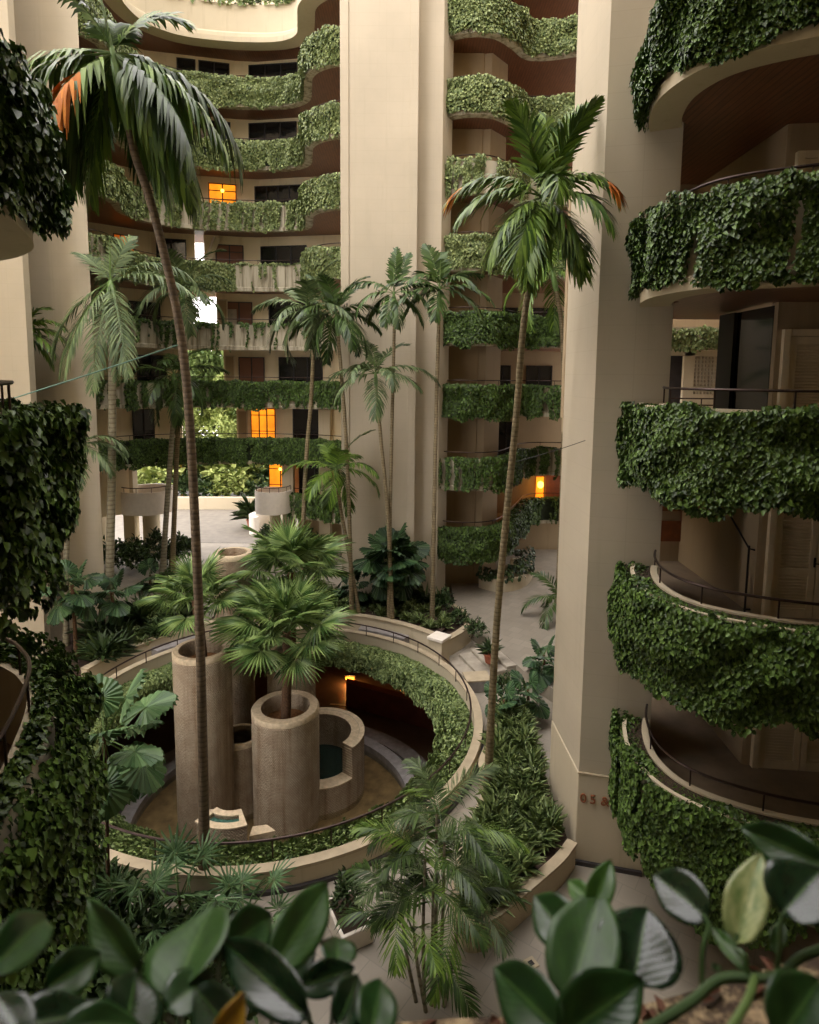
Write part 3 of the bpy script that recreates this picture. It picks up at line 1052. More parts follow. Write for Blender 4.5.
balcony(B_UP, 27.9, 'bare cream moulded top balcony of the far facade', B_BK, zbot=26.0, mat='cream', moulding=True, group='long balconies of the far facade', post=.8, floor_mat='cream_dark', rail=.2)
ivy(B_UP, 28.1, 27.9, 'wispy shrubs growing along the bare top balcony of the far facade', M['shrub'], .22, 300, .75, out=.05, hang=.0, top=.9, seed=190, inward=.45, tufts=.7, under=False)

# rear walls of each storey, with the open bays that look out to the garden
FLOORS = {24.4: (23.45, 26.1), 21.4: (20.45, 23.2), 18.4: (17.45, 20.2), 15.4: (14.45, 17.2), 12.4: (11.45, 14.2), 9.4: (8.45, 11.2), 6.4: (5.45, 8.2), 3.4: (2.45, 5.2)}
CORN = [(-16.6, 31.0), (-15.6, 31.6), (-13.6, 33.4), (-9.3, 34.4), (-8.15, 34.5), (-2.0, 33.4)]
OPEN = {15.4: (-11.5, -11.05), 12.4: (-11.7, -10.5), 9.4: (-12.1, -10.2), 6.4: (-12.4, -9.6), 3.4: (-14.8, -7.9)}


def wall_y(x):
    xs = [c[0] for c in CORN]; ys = [c[1] for c in CORN]
    return float(np.interp(x, xs, ys))


def wall_rz(x):
    return math.atan2(wall_y(x + .1) - wall_y(x - .1), .2)


def wall_strip(x0, x1, z0, z1, mat='wall_in'):
    xs = sorted(set([x0, x1] + [c[0] for c in CORN if x0 < c[0] < x1]))
    mb = MB(); mb.sweep([(0, z0), (0, z1), (.2, z1), (.2, z0)], [Vector((x, wall_y(x))) for x in xs])
    struct('wall_back', mb, M[mat])


for zt, (z0, z1) in FLOORS.items():
    if zt in OPEN:
        a, b = OPEN[zt]
        if a > -15.5: wall_strip(-16.6, a, z0, z1)
        wall_strip(b, -2.0, z0, z1)
    else:
        wall_strip(-16.6, -2.0, z0, z1)
# windows of the far facade: u0, u1, top row, bottom row in the photograph
WIN = [(24.4, 200, 229, 59, 84, 'glass', 2, 1, 0, 0), (24.4, 178, 195, 50, 80, 'glass', 1, 1, 0, 0), (24.4, 250, 297, 66, 90, 'glass', 3, 1, 0, 0),
       (21.4, 200, 230, 121, 148, 'glass', 2, 1, -.55, 0), (21.4, 163, 178, 112, 145, 'glass', 1, 1, 0, 0), (21.4, 250, 296, 124, 146, 'glass', 3, 1, 0, 0),
       (18.4, 161, 190, 178, 212, 'glass', 2, 1, 1.0, 0), (18.4, 210, 236, 185, 214, 'lit', 2, 3, 0, 1), (18.4, 256, 301, 187, 213, 'glass', 4, 1, 0, 0),
       (15.4, 115, 134, 236, 262, 'lit_soft', 3, 1, 0, 0), (15.4, 158, 186, 240, 272, 'glass', 2, 1, 0, 0), (15.4, 217, 243, 246, 275, 'dim', 2, 2, 0, 0), (15.4, 262, 306, 247, 275, 'glass', 3, 1, 0, 0),
       (12.4, 227, 252, 303, 333, 'dim', 2, 1, -.4, 0), (12.4, 270, 318, 303, 333, 'glass', 3, 1, 0, 0), (12.4, 130, 160, 303, 333, 'glass', 2, 1, 0, 0),
       (9.4, 240, 264, 358, 388, 'dim', 2, 1, 0, 0), (9.4, 280, 322, 358, 386, 'glass', 3, 1, 0, 0), (9.4, 138, 166, 356, 388, 'glass', 2, 1, 0, 0),
       (6.4, 252, 275, 409, 440, 'lit', 3, 2, 0, 0), (6.4, 294, 325, 410, 440, 'glass', 2, 1, 0, 0), (6.4, 134, 154, 410, 440, 'glass', 2, 1, 0, 0),
       (3.4, 270, 292, 462, 490, 'lit', 2, 2, 0, 1), (3.4, 300, 330, 462, 490, 'glass', 2, 1, 0, 0)]
for (zt, u0, u1, v0, v1, pane, nxx, nzz, cur, lamp) in WIN:
    WN += 1
    z0, z1 = FLOORS[zt]

    def hit(u):
        x = -8.0
        for _ in range(8):
            p = at_y(u, (v0 + v1) / 2, wall_y(x)); x = p.x
        return x
    xa, xb = hit(u0), hit(u1)
    yy = wall_y((xa + xb) / 2)
    ztop = min(at_y((u0 + u1) / 2, v0, yy).z, z1 - .25)
    zb = z0 + (.05 if xb - xa < 1.7 else .5)
    rz = math.atan2(wall_y(xb) - wall_y(xa), xb - xa)
    window(WN, xa, wall_y(xa) - .06, zb, rz, (xb - xa) / math.cos(rz), ztop - zb, pane, nxx, nzz, cur, bool(lamp))
# cream piers with vertical louvred shutter panels beside the open bays
for zt, x in ((12.4, -10.45), (9.4, -10.15), (6.4, -9.55), (3.4, -7.85)):
    z0, z1 = FLOORS[zt]
    t = thing('shutter_panel', {12.4: 'cream slatted shutter beside the bright white opening', 9.4: 'cream slatted shutter beside the garden opening, level with the eye',
                                6.4: 'cream slatted shutter left of the orange lit window', 3.4: 'cream slatted shutter above the small round balcony'}[zt], 'shutter', (x, wall_y(x) - .06, z0 + .1), 0, 'slatted shutters of the far facade')
    mb = MB(); mb.box(0, 0, 0, .06, .05, 2.3); mb.box(.5, 0, 0, .56, .05, 2.3); mb.box(0, 0, 2.25, .56, .05, 2.3); mb.build('frame', M['cream'], t)
    mb = MB()
    for j in range(22): mb.box(.06, 0, .05 + j * .1, .5, .04, .10 + j * .1, Matrix.Translation((0, 0, 0)))
    mb.box(.06, .03, 0, .5, .05, 2.25)
    mb.build('slats', M['cream_dark'], t)
# sloping brace in the bay of the storey below the lit window
mb = MB(); mb.tube([(-11.35, 33.8, 14.5), (-10.3, 33.8, 17.0)], .2, 4); struct('trim_7', mb, M['cream'])

# small round balconies near the garden
for x, y, r, lb in ((-14.2, 33.2, 1.5, 'small round cream balcony by the far left palm trunk'), (-7.35, 33.1, .98, 'small round cream balcony under the lit shuttered window')):
    t = thing('round_balcony', lb, 'balcony', (x, y, 2.45), 0, 'small round balconies by the garden')
    mb = MB(); mb.lathe([(r - .12, .1), (r - .12, 1.2), (r, 1.2), (r, 0), (r - .3, 0), (0, 0), (0, .1)], (0, 0, 0), 40, closed_prof=True); mb.build('parapet', M['white'], t, smooth=True)
    mb = MB(); mb.tube([((r - .06) * math.cos(a), (r - .06) * math.sin(a), 1.45) for a in np.linspace(PI, 2 * PI, 24)], .025, 6)
    ro = mb.build('handrail', M['rail'], t, smooth=True)
    for a in np.linspace(PI, 2 * PI, 7):
        mb = MB(); mb.tube([((r - .06) * math.cos(a), (r - .06) * math.sin(a), 1.15), ((r - .06) * math.cos(a), (r - .06) * math.sin(a), 1.45)], .015, 5); mb.build('post', M['rail'], ro)
    mb = MB(); mb.lathe([(r * .3, -2.45), (r * .3, 0)], (0, .3, 0), 20); mb.build('column', M['cream'], t, smooth=True)
# columns that carry the far facade
for x in (-15.3, -6.6, -4.6, -2.6):
    mb = MB(); mb.prism([(x - .3, 33.2), (x + .3, 33.2), (x + .3, 33.8), (x - .3, 33.8)], 0, 8.0 if x < -13 or x > -6 else 5.0); struct('wall_back', mb, M['cream'])
mb = MB(); mb.prism([(-6.3, 34.6), (2, 34.6), (2, 34.8), (-6.3, 34.8)], 0, 2.6); struct('wall_back', mb, M['cream_dark'])
# slab of the first storey (right part) with a stained parapet
E_PATH = catmull([Vector(p) for p in [(-6.5, 33.1), (-5, 32.6), (-3.6, 31.8), (-2.4, 30.9)]], 5)
balcony(E_PATH, 3.4, 'short stained balcony right of the small round balcony', [(-2.0, 36), (-6.5, 36)], group='long balconies of the far facade', post=1.2, floor_mat='cream_dark')
ivy(E_PATH, 3.4, 2.3, 'dark ivy strands on the short balcony behind the mid palms', M['ivy'], .16, 330, .75, out=.2, hang=.2, seed=197)
# rear building block above, closing the sky behind the far facade
mb = MB(); mb.prism([(-17, 36.2), (10, 36.2), (10, 36.6), (-17, 36.6)], 17.3, ROOF); struct('wall_back', mb, M['cream'])
# ================================================================== LIGHT WELL, HEDGE, FOUNTAIN
def circ(r, n=120, a0=0.0, a1=-2 * PI, c=RC):
    """clockwise so the left normal points away from the centre"""
    return [Vector((c.x + r * math.cos(a0 + (a1 - a0) * i / n), c.y + r * math.sin(a0 + (a1 - a0) * i / n))) for i in range(n + 1)]


t = thing('ring_kerb', 'round cream kerb wall with a bronze rail circling the sunken fountain well', 'wall', (RC.x, RC.y, 0))
mb = MB(); mb.lathe([(5.6, -.1), (5.6, .45), (5.8, .45), (5.8, .07), (5.86, .07), (5.86, 0)], (0, 0, 0), 128); mb.build('kerb_wall', M['cream'], t, smooth=True)
mb = MB(); mb.lathe([(5.6, .40), (5.6, .47), (5.83, .47), (5.83, .40)], (0, 0, 0), 128, closed_prof=True); mb.build('coping', M['kerb'], t, smooth=True)
mb = MB(); mb.lathe([(5.80, 0), (5.87, 0), (5.87, .08), (5.80, .08)], (0, 0, 0), 128, closed_prof=True); mb.build('skirting', M['slate_dark'], t, smooth=True)
mb = MB(); mb.tube([(5.5 * math.cos(a), 5.5 * math.sin(a), .86) for a in np.linspace(0, 2 * PI, 129)], .026, 7, cap=False)
ro = mb.build('handrail', M['rail'], t, smooth=True)
for i in range(30):
    a = 2 * PI * (i + .5) / 30
    mb = MB(); mb.tube([(5.5 * math.cos(a), 5.5 * math.sin(a), .48), (5.5 * math.cos(a), 5.5 * math.sin(a), .86)], .015, 6)
    mb.build('post', M['rail'], ro)
mb = MB(); mb.lathe([(5.62, -.06), (4.95, -.06), (4.95, .05), (4.85, .05), (4.85, -.5), (5.5, -.5)], (0, 0, 0), 128); mb.build('planting_trough', M['cream_dark'], t, smooth=True)
mb = MB(); mb.lathe([(4.95, -.05), (5.62, -.05)], (0, 0, 0), 96); mb.build('soil', M['soil'], t)
ivy(circ(4.85), .06, -.45, 'leafy hedge spilling round the inner rim of the fountain well', M['shrub'], leaf=.1, dens=1500, cover=1.0, out=.2, hang=.16, top=.17, seed=301, tufts=.5, inward=.78, name='hedge')

MO = M['mosaic']
FC = Vector((-4.2, 17.4))
ft = thing('fountain', 'tall fountain of stone drums and basins rising from the sunken pool', 'fountain', (FC.x, FC.y, Z_B))


def drum(x, y, r, ztop, name='column', wall=.17, depth=.45, mat=MO, zb=Z_B, soil=True, a0=0, a1=2 * PI, liquid=None):
    o = empty('tmp')
    bpy.data.objects.remove(o)
    mb = MB()
    H0 = ztop - zb
    mb.lathe([(r, 0), (r, H0 - .20), (r - .012, H0 - .19), (r - .012, H0 - .17), (r, H0 - .16), (r, H0 - .04), (r - .03, H0), (r - wall, H0), (r - wall - .02, H0 - .03), (r - wall - .02, H0 - depth)], (0, 0, 0), 56)
    c = mb.build(name, mat, ft, smooth=True)
    c.location = (x - FC.x, y - FC.y, zb - Z_B)
    mb = MB(); mb.lathe([(r * 1.002, H0 - .155), (r * 1.004, H0 - .04), (r - .03, H0 + .004), (r - wall, H0 + .004)], (0, 0, 0), 56); mb.build('coping', M['mosaic_cap'], c, smooth=True)
    mb = MB(); mb.lathe([(0, H0 - depth + .02), (r - wall, H0 - depth + .02)], (0, 0, 0), 40)
    mb.build('water' if liquid else 'soil', M[liquid] if liquid else M['soil_warm'], c)
    return c


M['soil_warm'] = plain('warm_soil', srgb(128, 88, 50), .9, 0, .2, 12, .5)
T1 = at_y(202, 648, 17.2); T2 = at_y(285.5, 706, 17.45); T3 = at_y(232.5, 552, 19.7); T4 = at_y(291, 652, 19.4); T5 = at_y(240, 734, 17.9)
drum(T1.x, 17.2, .82, T1.z, wall=.17)
drum(T2.x, 17.45, .99, T2.z, wall=.27, depth=.5)
drum(T3.x, 19.7, .63, T3.z, wall=.16, depth=.3)
drum(T4.x, 19.4, .78, T4.z)
drum(T5.x, 17.9, .62, T5.z, depth=.2, wall=.1, liquid='water')
# horseshoe basin at the right
CB = at_y(320, 732, 18.8)


def arc_wall(cx, cy, r0, r1, z0, z1, a0, a1, name, mat, cap=True, parent=None):
    mb = MB(); mb.lathe([(r0, z0 - Z_B), (r0, z1 - Z_B), (r1, z1 - Z_B), (r1, z0 - Z_B)], (0, 0, 0), 44, a0, a1, closed_prof=True)
    o = mb.build(name, mat, parent or ft, smooth=True)
    o.location = (cx - FC.x, cy - FC.y, 0)
    if cap:
        mb = MB(); mb.lathe([(r0 + .0, z1 - Z_B), (r0, z1 - Z_B + .04), (r1 + .015, z1 - Z_B + .04), (r1 + .015, z1 - Z_B)], (0, 0, 0), 44, a0, a1, closed_prof=True)
        mb.build('coping', M['mosaic_cap'], o, smooth=True)
    return o


arc_wall(CB.x, 18.8, 1.0, 1.42, Z_B, CB.z, math.radians(-38), math.radians(140), 'horseshoe_basin', MO)
mb = MB(); mb.lathe([(1.15, CB.z - .03 - Z_B), (1.27, CB.z - .03 - Z_B + .075)], (0, 0, 0), 44, math.radians(-36), math.radians(138)); o = mb.build('channel', M['slate'], ft); o.location = (CB.x - FC.x, 18.8 - FC.y, 0)
arc_wall(CB.x, 18.8, .98, 1.42, Z_B, CB.z - 1.0, math.radians(-120), math.radians(-38), 'lower_basin_wall', MO)
mb = MB(); mb.lathe([(0, 0), (1.0, 0)], (0, 0, 0), 40); o = mb.build('basin_water', M['water_dark'] if 'water_dark' in M else M['water'], ft); o.location = (CB.x - FC.x, 18.8 - FC.y, CB.z - 1.05 - Z_B)
# small tiled trough at the front
SB = at_z(226, 816, -1.42)
for _r0, _r1 in ((.6, .78), (1.04, 1.24)): arc_wall(SB.x + .05, SB.y + .75, _r0, _r1, Z_B, -1.42, math.radians(-128), math.radians(-62), 'tiled_trough', MO)
for _a0, _a1 in ((-128, -120), (-70, -62)): arc_wall(SB.x + .05, SB.y + .75, .78, 1.04, Z_B, -1.42, math.radians(_a0), math.radians(_a1), 'trough_end', MO)
M['teal'] = plain('teal_tiles', srgb(64, 98, 84), .2, 0, .35, 18)
mb = MB(); mb.lathe([(.78, 0), (1.04, 0)], (0, 0, 0), 20, math.radians(-120), math.radians(-70)); o = mb.build('trough_tiles', M['teal'], ft); o.location = (SB.x + .05 - FC.x, SB.y + .75 - FC.y, -1.42 - .08 - Z_B)
mb = MB(); mb.box(-.30, -.05, 0, -.1, .6, 2.0); o = mb.build('fin', MO, ft, bevel=.02); o.location = (SB.x - .35 - FC.x, SB.y - .1 - FC.y, 0)
mb = MB(); mb.prism([(0, 0), (.62, .2), (.35, .42), (0, .35)], 0, 1.72); o = mb.build('ledge', M['mosaic_cap'], ft); o.location = (SB.x + .62 - FC.x, SB.y - .12 - FC.y, 0)
# round stepping disc in the pool
pd = at_z(385, 822, Z_B + .25)
mb = MB(); mb.lathe([(0, .28), (.3, .28), (.32, .25), (.32, 0)], (0, 0, 0), 28); o = mb.build('pedestal_disc', M['mosaic_cap'], ft, smooth=True); o.location = (pd.x - FC.x, pd.y - FC.y, 0)
# pool rims
PC = Vector((-4.0, 17.45))
for r0, r1, z1, nm, mt in ((4.1, 4.5, .42, 'pool_rim', 'slate'), (4.86, 5.45, .12, 'outer_step', 'slate')):
    mb = MB(); mb.lathe([(r0, 0), (r0, z1), (r1, z1), (r1, 0)], (0, 0, 0), 96, closed_prof=True); o = mb.build(nm, M[mt], ft, smooth=True); o.location = (PC.x - FC.x, PC.y - FC.y, .004)
mb = MB(); mb.lathe([(4.5, .05), (4.86, .05)], (0, 0, 0), 96); o = mb.build('gutter', M['slate_dark'], ft); o.location = (PC.x - FC.x, PC.y - FC.y, .004)
mb = MB(); mb.lathe([(0, .03), (4.1, .03)], (0, 0, 0), 64); o = mb.build('pool_bed', M['poolbed'], ft); o.location = (PC.x - FC.x, PC.y - FC.y, 0)
mb = MB(); mb.lathe([(0, .2), (4.1, .2)], (0, 0, 0), 64); o = mb.build('pool_water', M['water'], ft); o.location = (PC.x - FC.x, PC.y - FC.y, 0)
# lane arrow painted on the basement floor
a = [at_z(u, v, Z_B + .006) for u, v in ((330, 704), (352, 706), (372, 709.5), (382, 711.3))]
mb = MB(); mb.sweep([(-.05, Z_B + .002), (.05, Z_B + .002), (.05, Z_B + .007), (-.05, Z_B + .007)], [Vector((p.x, p.y)) for p in a])
q = at_z(395, 714.5, Z_B); d = Vector((q.x - a[-1].x, q.y - a[-1].y)).normalized(); nn = Vector((-d.y, d.x))
mb.prism([(a[-1].x + nn.x * .22, a[-1].y + nn.y * .22), (q.x, q.y), (a[-1].x - nn.x * .22, a[-1].y - nn.y * .22)], Z_B + .002, Z_B + .007)
tag(mb.build('lane_arrow', M['white']), 'pale arrow painted on the dark basement driveway', 'road marking')
# low path lights on the basement wall
LAMPS = []
for (u, v, yy, lb) in ((350, 678, 26.0, 'orange glowing path light in the basement, further left under the hedge'), (404, 689, 24.5, 'orange glowing path light in the basement, nearer the steps')):
    p = at_y(u, v, yy)
    t = thing('path_light', lb, 'light', (p.x, yy, p.z), 0, 'basement path lights')
    mb = MB(); mb.box(-.22, -.02, -.06, .22, .12, .12); mb.build('housing', M['dark'], t)
    mb = MB(); mb.box(-.19, -.06, -.05, .19, -.025, .07); mb.build('lens', M['lamp_low'], t)
    mb = MB(); mb.box(-.05, -.02, Z_B - p.z, .05, .05, -.06); mb.build('bollard', M['dark'], t)
    LAMPS.append((p.x, yy - .3, p.z))
mb = MB(); mb.prism([(-2.5, 24.0), (2.4, 21.6), (5.5, 20), (5.5, 20.3), (2.4, 21.9), (-2.5, 24.4)], Z_B, Z_B + 1.0)
struct('wall_basement', mb, M['maroon'])

# ---- planters, walls and steps round the well -------------------------
def arc_pts(r, a0, a1, n=40, c=RC):
    return [Vector((c.x + r * math.cos(a), c.y + r * math.sin(a))) for a in np.linspace(math.radians(a0), math.radians(a1), n)]


def planter(label, path, h, inner, mat='cream', cat='planter', soil_h=None, name='planter', th=.22, group=None, cop=True):
    """retaining wall along path with its soil bed filling the polygon path+inner"""
    o = Vector((path[len(path) // 2][0], path[len(path) // 2][1]))
    t = thing(name, label, cat, (o.x, o.y, 0), 0, group)
    loc = [Vector((p[0], p[1])) - o for p in path]
    mb = MB(); mb.sweep([(0, 0), (0, h), (th, h), (th, 0)], loc); mb.build('retaining_wall', M[mat], t, smooth=True)
    if cop:
        mb = MB(); mb.sweep([(-.03, h), (-.03, h + .05), (th + .02, h + .05), (th + .02, h)], loc); mb.build('coping', M['kerb'], t, smooth=True)
    poly = offset2d(loc, th * .8) + [Vector((p[0], p[1])) - o for p in inner]
    mb = MB(); mb.prism(poly, 0, (soil_h or h - .08)); mb.build('soil', M['soil'], t)
    return t


# path counter-clockwise seen from above => left normal points to the centre; reverse for outward beds
bed_left = arc_pts(6.55, 163, 132)
planter('curved cream planter wall left of the fountain, in front of the tall cream wall', bed_left, .62, [(-9.6, 24.5), (-11.0, 24.6), (-11.1, 21.9), (-12.1, 21.9), (-12.1, 19.7), (-11.2, 19.0)])
bed_mid = arc_pts(6.45, 126, 44)
planter('long curved cream planter wall behind the fountain, at the foot of the middle tower', bed_mid, .72, [(1.5, 22.2), (1.9, 23.6), (1.7, 25.4), (.4, 25.4), (.3, 24.9), (-2.8, 24.9), (-3.2, 25.6), (-7.0, 25.0)])
t = thing('pier', 'square cream pier with a pale cap at the top of the steps', 'pier', (1.08, 20.4, 0), math.radians(-35))
mb = MB(); mb.box(-.26, -.26, 0, .26, .26, .9); mb.build('shaft', M['cream'], t)
mb = MB(); mb.box(-.31, -.31, .9, .31, .31, 1.0); mb.build('cap', M['white'], t, bevel=.015)
t = thing('pier', 'square cream pier with a pale cap at the planter end behind the left drum', 'pier', (-8.1, 21.75, 0), math.radians(30))
mb = MB(); mb.box(-.24, -.24, 0, .24, .24, .85); mb.build('shaft', M['cream'], t)
mb = MB(); mb.box(-.28, -.28, .85, .28, .28, .93); mb.build('cap', M['white'], t, bevel=.015)
for a0, a1, lb in ((142, 127, 'grey stone bench along the planter wall left of the fountain'), (72, 54, 'grey stone bench along the planter wall right of the fountain')):
    p = arc_pts(6.52, a0, a1, 14)
    c = p[7]
    mb = MB(); mb.sweep([(-.42, 0), (-.42, .42), (0, .42), (0, 0)], [q - c for q in p])
    o = mb.build('stone_bench', M['slate'], bevel=.02); o.location = (c.x, c.y, 0)
    tag(o, lb, 'bench')
# steps up to the plaza
t = thing('stone_steps', 'flight of shallow stone steps rising from the ring path to the plaza', 'steps', (1.6, 20.0, 0))
sd = Vector((.60, -1.70)); sn = Vector((.42, .16))
for k in range(4):
    a = Vector((-.22, .55)) + sn * k; b = a + sd
    mb = MB(); mb.prism([a, b, b + sn * (4.6 - k), a + sn * (4.6 - k)], .11 * k + .004 * (k > 0), .11 * (k + 1) - .008)
    mb.build('step', M['step'], t, bevel=.012)
mb = MB()
mb.prism([(3.05, 20.95), (3.75, 19.0), (4.6, 17.6), (9.6, 17.6), (9.6, 33.2), (1.9, 33.2), (1.95, 22.9), (2.4, 22.4)], 0.0, .44)
struct('floor_plaza', mb, M['paving'])
t = thing('stone_block', 'low grey stone block seat at the foot of the steps', 'seat', (2.2, 18.72, 0), math.radians(8))
mb = MB(); mb.box(-.38, -.3, 0, .38, .3, .36); mb.build('block', M['slate'], t, bevel=.02)
mb = MB(); mb.box(-.4, -.32, .36, .4, .32, .41); mb.build('top_slab', M['kerb'], t, bevel=.01)
planter('short planter wall between the pier and the plaza', [Vector((1.3, 20.75)), Vector((1.9, 21.45)), Vector((2.35, 22.2)), Vector((2.2, 23.6)), Vector((1.75, 24.6))], .6, [(1.3, 24.6), (.9, 21.4)], soil_h=.5)
# kerbed bed beside the pillar
BED = [Vector(p) for p in [(3.42, 11.5), (3.05, 11.05), (2.5, 10.55), (2.0, 10.12), (1.55, 9.75), (1.1, 9.6), (.85, 9.95), (.95, 10.8), (1.25, 11.8), (1.7, 12.9), (1.95, 13.6), (1.75, 14.0), (2.05, 14.9), (2.4, 15.8), (2.5, 16.8), (3.1, 17.3)]]
bedp = catmull(list(reversed(BED)), 4)
planter('kerbed bed of green shrubs against the cream pillar', list(reversed(bedp)) if False else bedp, .5, [(3.3, 13.4), (3.35, 16.5)], soil_h=.42, th=.16)
t = thing('planter_box', 'small white planter box below the fountain kerb, left of the feathery palm', 'planter', (-1.02, 10.05, 0), math.radians(28))
mb = MB(); mb.box(-.3, -.45, 0, .3, .45, .34); mb.build('box', M['white'], t, bevel=.02)
mb = MB(); mb.box(-.24, -.39, .3, .24, .39, .345); mb.build('soil', M['soil'], t)
t = thing('pedestal', 'white square pedestal top beside the tall palm trunk below the kerb', 'pedestal', (-3.18, 10.12, 0), math.radians(10))
mb = MB(); mb.box(-.2, -.2, 0, .2, .2, .42); mb.build('shaft', M['cream'], t); mb = MB(); mb.box(-.24, -.24, .42, .24, .24, .48); mb.build('cap', M['white'], t, bevel=.01)
t = thing('floor_drain', 'small square floor drain in the paving left of the foreground leaves', 'drain', (2.13, 9.42, .002), .5)
mb = MB(); mb.box(-.1, -.1, 0, .1, .1, .012); mb.build('cover', M['kerb'], t); mb = MB(); mb.box(-.045, -.045, .012, .045, .045, .016); mb.build('grille', M['dark'], t)
# low garden wall far beyond the open ground floor
mb = MB(); mb.sweep([(0, 0), (0, .9), (.3, .9), (.3, 0)], [Vector((-24, 44.2)), Vector((-12, 44.6)), Vector((-5, 44.6))]); struct('wall_garden', mb, M['cream'])
# ================================================================== PALMS
def frond_mesh(name, L, e0, curv, pairs=34, leaf=.55, wid=.045, vee=.25, droop=.35, seed=1, mat='frond', orange=0.0, petiole=.12, ang0=68, taper=.75):
    """feather frond in the local XZ plane: starts along +X at elevation e0 and bends down by curv (radians)"""
    r = np.random.default_rng(seed)
    ns = 24
    pts = [np.zeros(3)]
    tang = []
    for i in range(ns):
        a = e0 - curv * ((i + .5) / ns) ** 1.25
        tang.append(np.array([math.cos(a), 0, math.sin(a)]))
        pts.append(pts[-1] + tang[-1] * L / ns)
    pts = np.array(pts); tang = np.array(tang + [tang[-1]])
    V, Q, mi = [], [], []

    def quadstrip(secs, m):
        b = len(V)
        for l_, r_ in secs: V.extend([l_, r_])
        for k in range(len(secs) - 1):
            Q.append((b + 2 * k, b + 2 * k + 1, b + 2 * k + 3, b + 2 * k + 2)); mi.append(m)
    Y = np.array([0, 1.0, 0])
    # rachis: two crossed strips
    for ax in (Y, None):
        secs = []
        for i in range(0, ns + 1, 2):
            w = .022 * (1 - .85 * i / ns) * max(L / 2.5, .6)
            a = Y if ax is not None else np.cross(tang[i], Y)
            secs.append((pts[i] - a * w, pts[i] + a * w))
        quadstrip(secs, 1)
    for j in range(pairs):
        s = petiole + (1 - petiole) * (j + .5) / pairs
        f = s * ns
        i = min(int(f), ns - 1)
        p = pts[i] + (pts[i + 1] - pts[i]) * (f - i)
        tg = tang[i]
        nrm = np.cross(tg, Y); nrm = nrm if nrm[2] > 0 else nrm
        upv = np.cross(Y, tg) * -1
        upv = np.array([-tg[2], 0, tg[0]])
        ln = leaf * (math.sin(PI * min(1, (.16 + .84 * (s - petiole) / (1 - petiole)) ** .8)) ** .7 * taper + (1 - taper)) * r.uniform(.88, 1.1)
        if s > .93: ln *= .75
        for sd in (-1, 1):
            al = math.radians(ang0 - 42 * s + r.normal(0, 5))
            ve = vee + r.normal(0, .1)
            d = tg * math.cos(al) + (Y * sd * math.cos(ve) + upv * math.sin(ve)) * math.sin(al)
            d /= np.linalg.norm(d)
            wv = np.cross(d, upv); wv /= (np.linalg.norm(wv) + 1e-9)
            wv = wv * .8 + upv * .3 * sd * (1 if True else 0); wv /= np.linalg.norm(wv)
            dr = droop * r.uniform(.6, 1.4)
            g = np.array([0, 0, -1.0])
            w = wid * r.uniform(.8, 1.15)
            secs = []
            for q, ww in ((0, .35), (.35, 1.0), (.72, .75), (1.0, .06)):
                c = p + d * ln * q * (1 - .25 * dr * q) + g * ln * dr * q * q
                secs.append((c - wv * w * ww * .5, c + wv * w * ww * .5))
            quadstrip(secs, 2 if (orange and s > 1 - orange and r.random() < .9) else 0)
    me = array_mesh(name, np.array(V), np.array(Q), M[mat])
    me.materials.append(M['stem'])
    me.materials.append(M['frond_orange'])
    me.polygons.foreach_set('material_index', np.array(mi, dtype=np.int32))
    return me


def palm(label, trunk_px, yb, fronds, L=2.6, trunk_r=(.10, .07), mat='frond', leaf=.5, wid=.045, pairs=32, droop=.35, seed=1, z0=0.0, group=None, tmat='trunk',
         shaft=.9, ytop=None, name='palm_tree', spear=True, base_pts=None, vee=.25, ang0=68):
    """trunk_px: pixels from base to crown, read at depth yb..ytop; fronds: (azimuth deg, elevation deg, bend deg, length factor[, orange])"""
    ytop = ytop or yb
    n = len(trunk_px)
    P = []
    for i, (u, v) in enumerate(trunk_px):
        y = yb + (ytop - yb) * i / (n - 1)
        P.append(at_y(u, v, y))
    P[0].z = z0
    base = P[0].copy()
    t = thing(name, label, 'palm tree', base, 0, group)
    pts = catmull([p - base for p in P], 6)
    m = len(pts)
    mb = MB(); mb.tube(pts, [trunk_r[0] * (1 + .5 * math.exp(-i / m * 14)) * (1 - i / m) + trunk_r[1] * i / m for i in range(m)], 10)
    mb.build('trunk', M[tmat], t, smooth=True)
    top = pts[-1]
    dirn = (pts[-1] - pts[-4]).normalized()
    if shaft:
        mb = MB(); a = top - dirn * .05
        mb.tube([a, a + dirn * shaft * .3, a + dirn * shaft * .75, a + dirn * shaft], [trunk_r[1] * 1.1, trunk_r[1] * 1.5, trunk_r[1] * 1.2, trunk_r[1] * .5], 10)
        mb.build('crownshaft', M['shaft'], t, smooth=True)
        top = a + dirn * shaft * .92
    if spear:
        mb = MB(); mb.tube([top, top + dirn * L * .25, top + dirn * L * .45], [.03, .02, .004], 6); mb.build('spear', M['stem'], t, smooth=True)
    for k, fr in enumerate(fronds):
        az, el, bend, lf = fr[:4]
        og = fr[4] if len(fr) > 4 else 0
        me = frond_mesh('frond', L * lf, math.radians(el), math.radians(bend), pairs, leaf, wid, vee, droop * (1.35 if el < 50 else .5), seed * 50 + k, mat if isinstance(mat, str) else mat[k % len(mat)], og, ang0=ang0)
        o = link('frond', me, t, top)
        o.rotation_euler = (RNG.uniform(-.25, .25), 0, math.radians(az))
    return t


def crown(n, el=(70, -25), bend=(60, 110), seed=1, lf=(.85, 1.1)):
    r = random.Random(seed)
    out = []
    for k in range(n):
        f = k / max(1, n - 1)
        out.append(((k * 137.5 + r.uniform(-20, 20)) % 360, el[0] + (el[1] - el[0]) * f + r.uniform(-8, 8), bend[0] + (bend[1] - bend[0]) * f + r.uniform(-10, 15), r.uniform(*lf)))
    return out


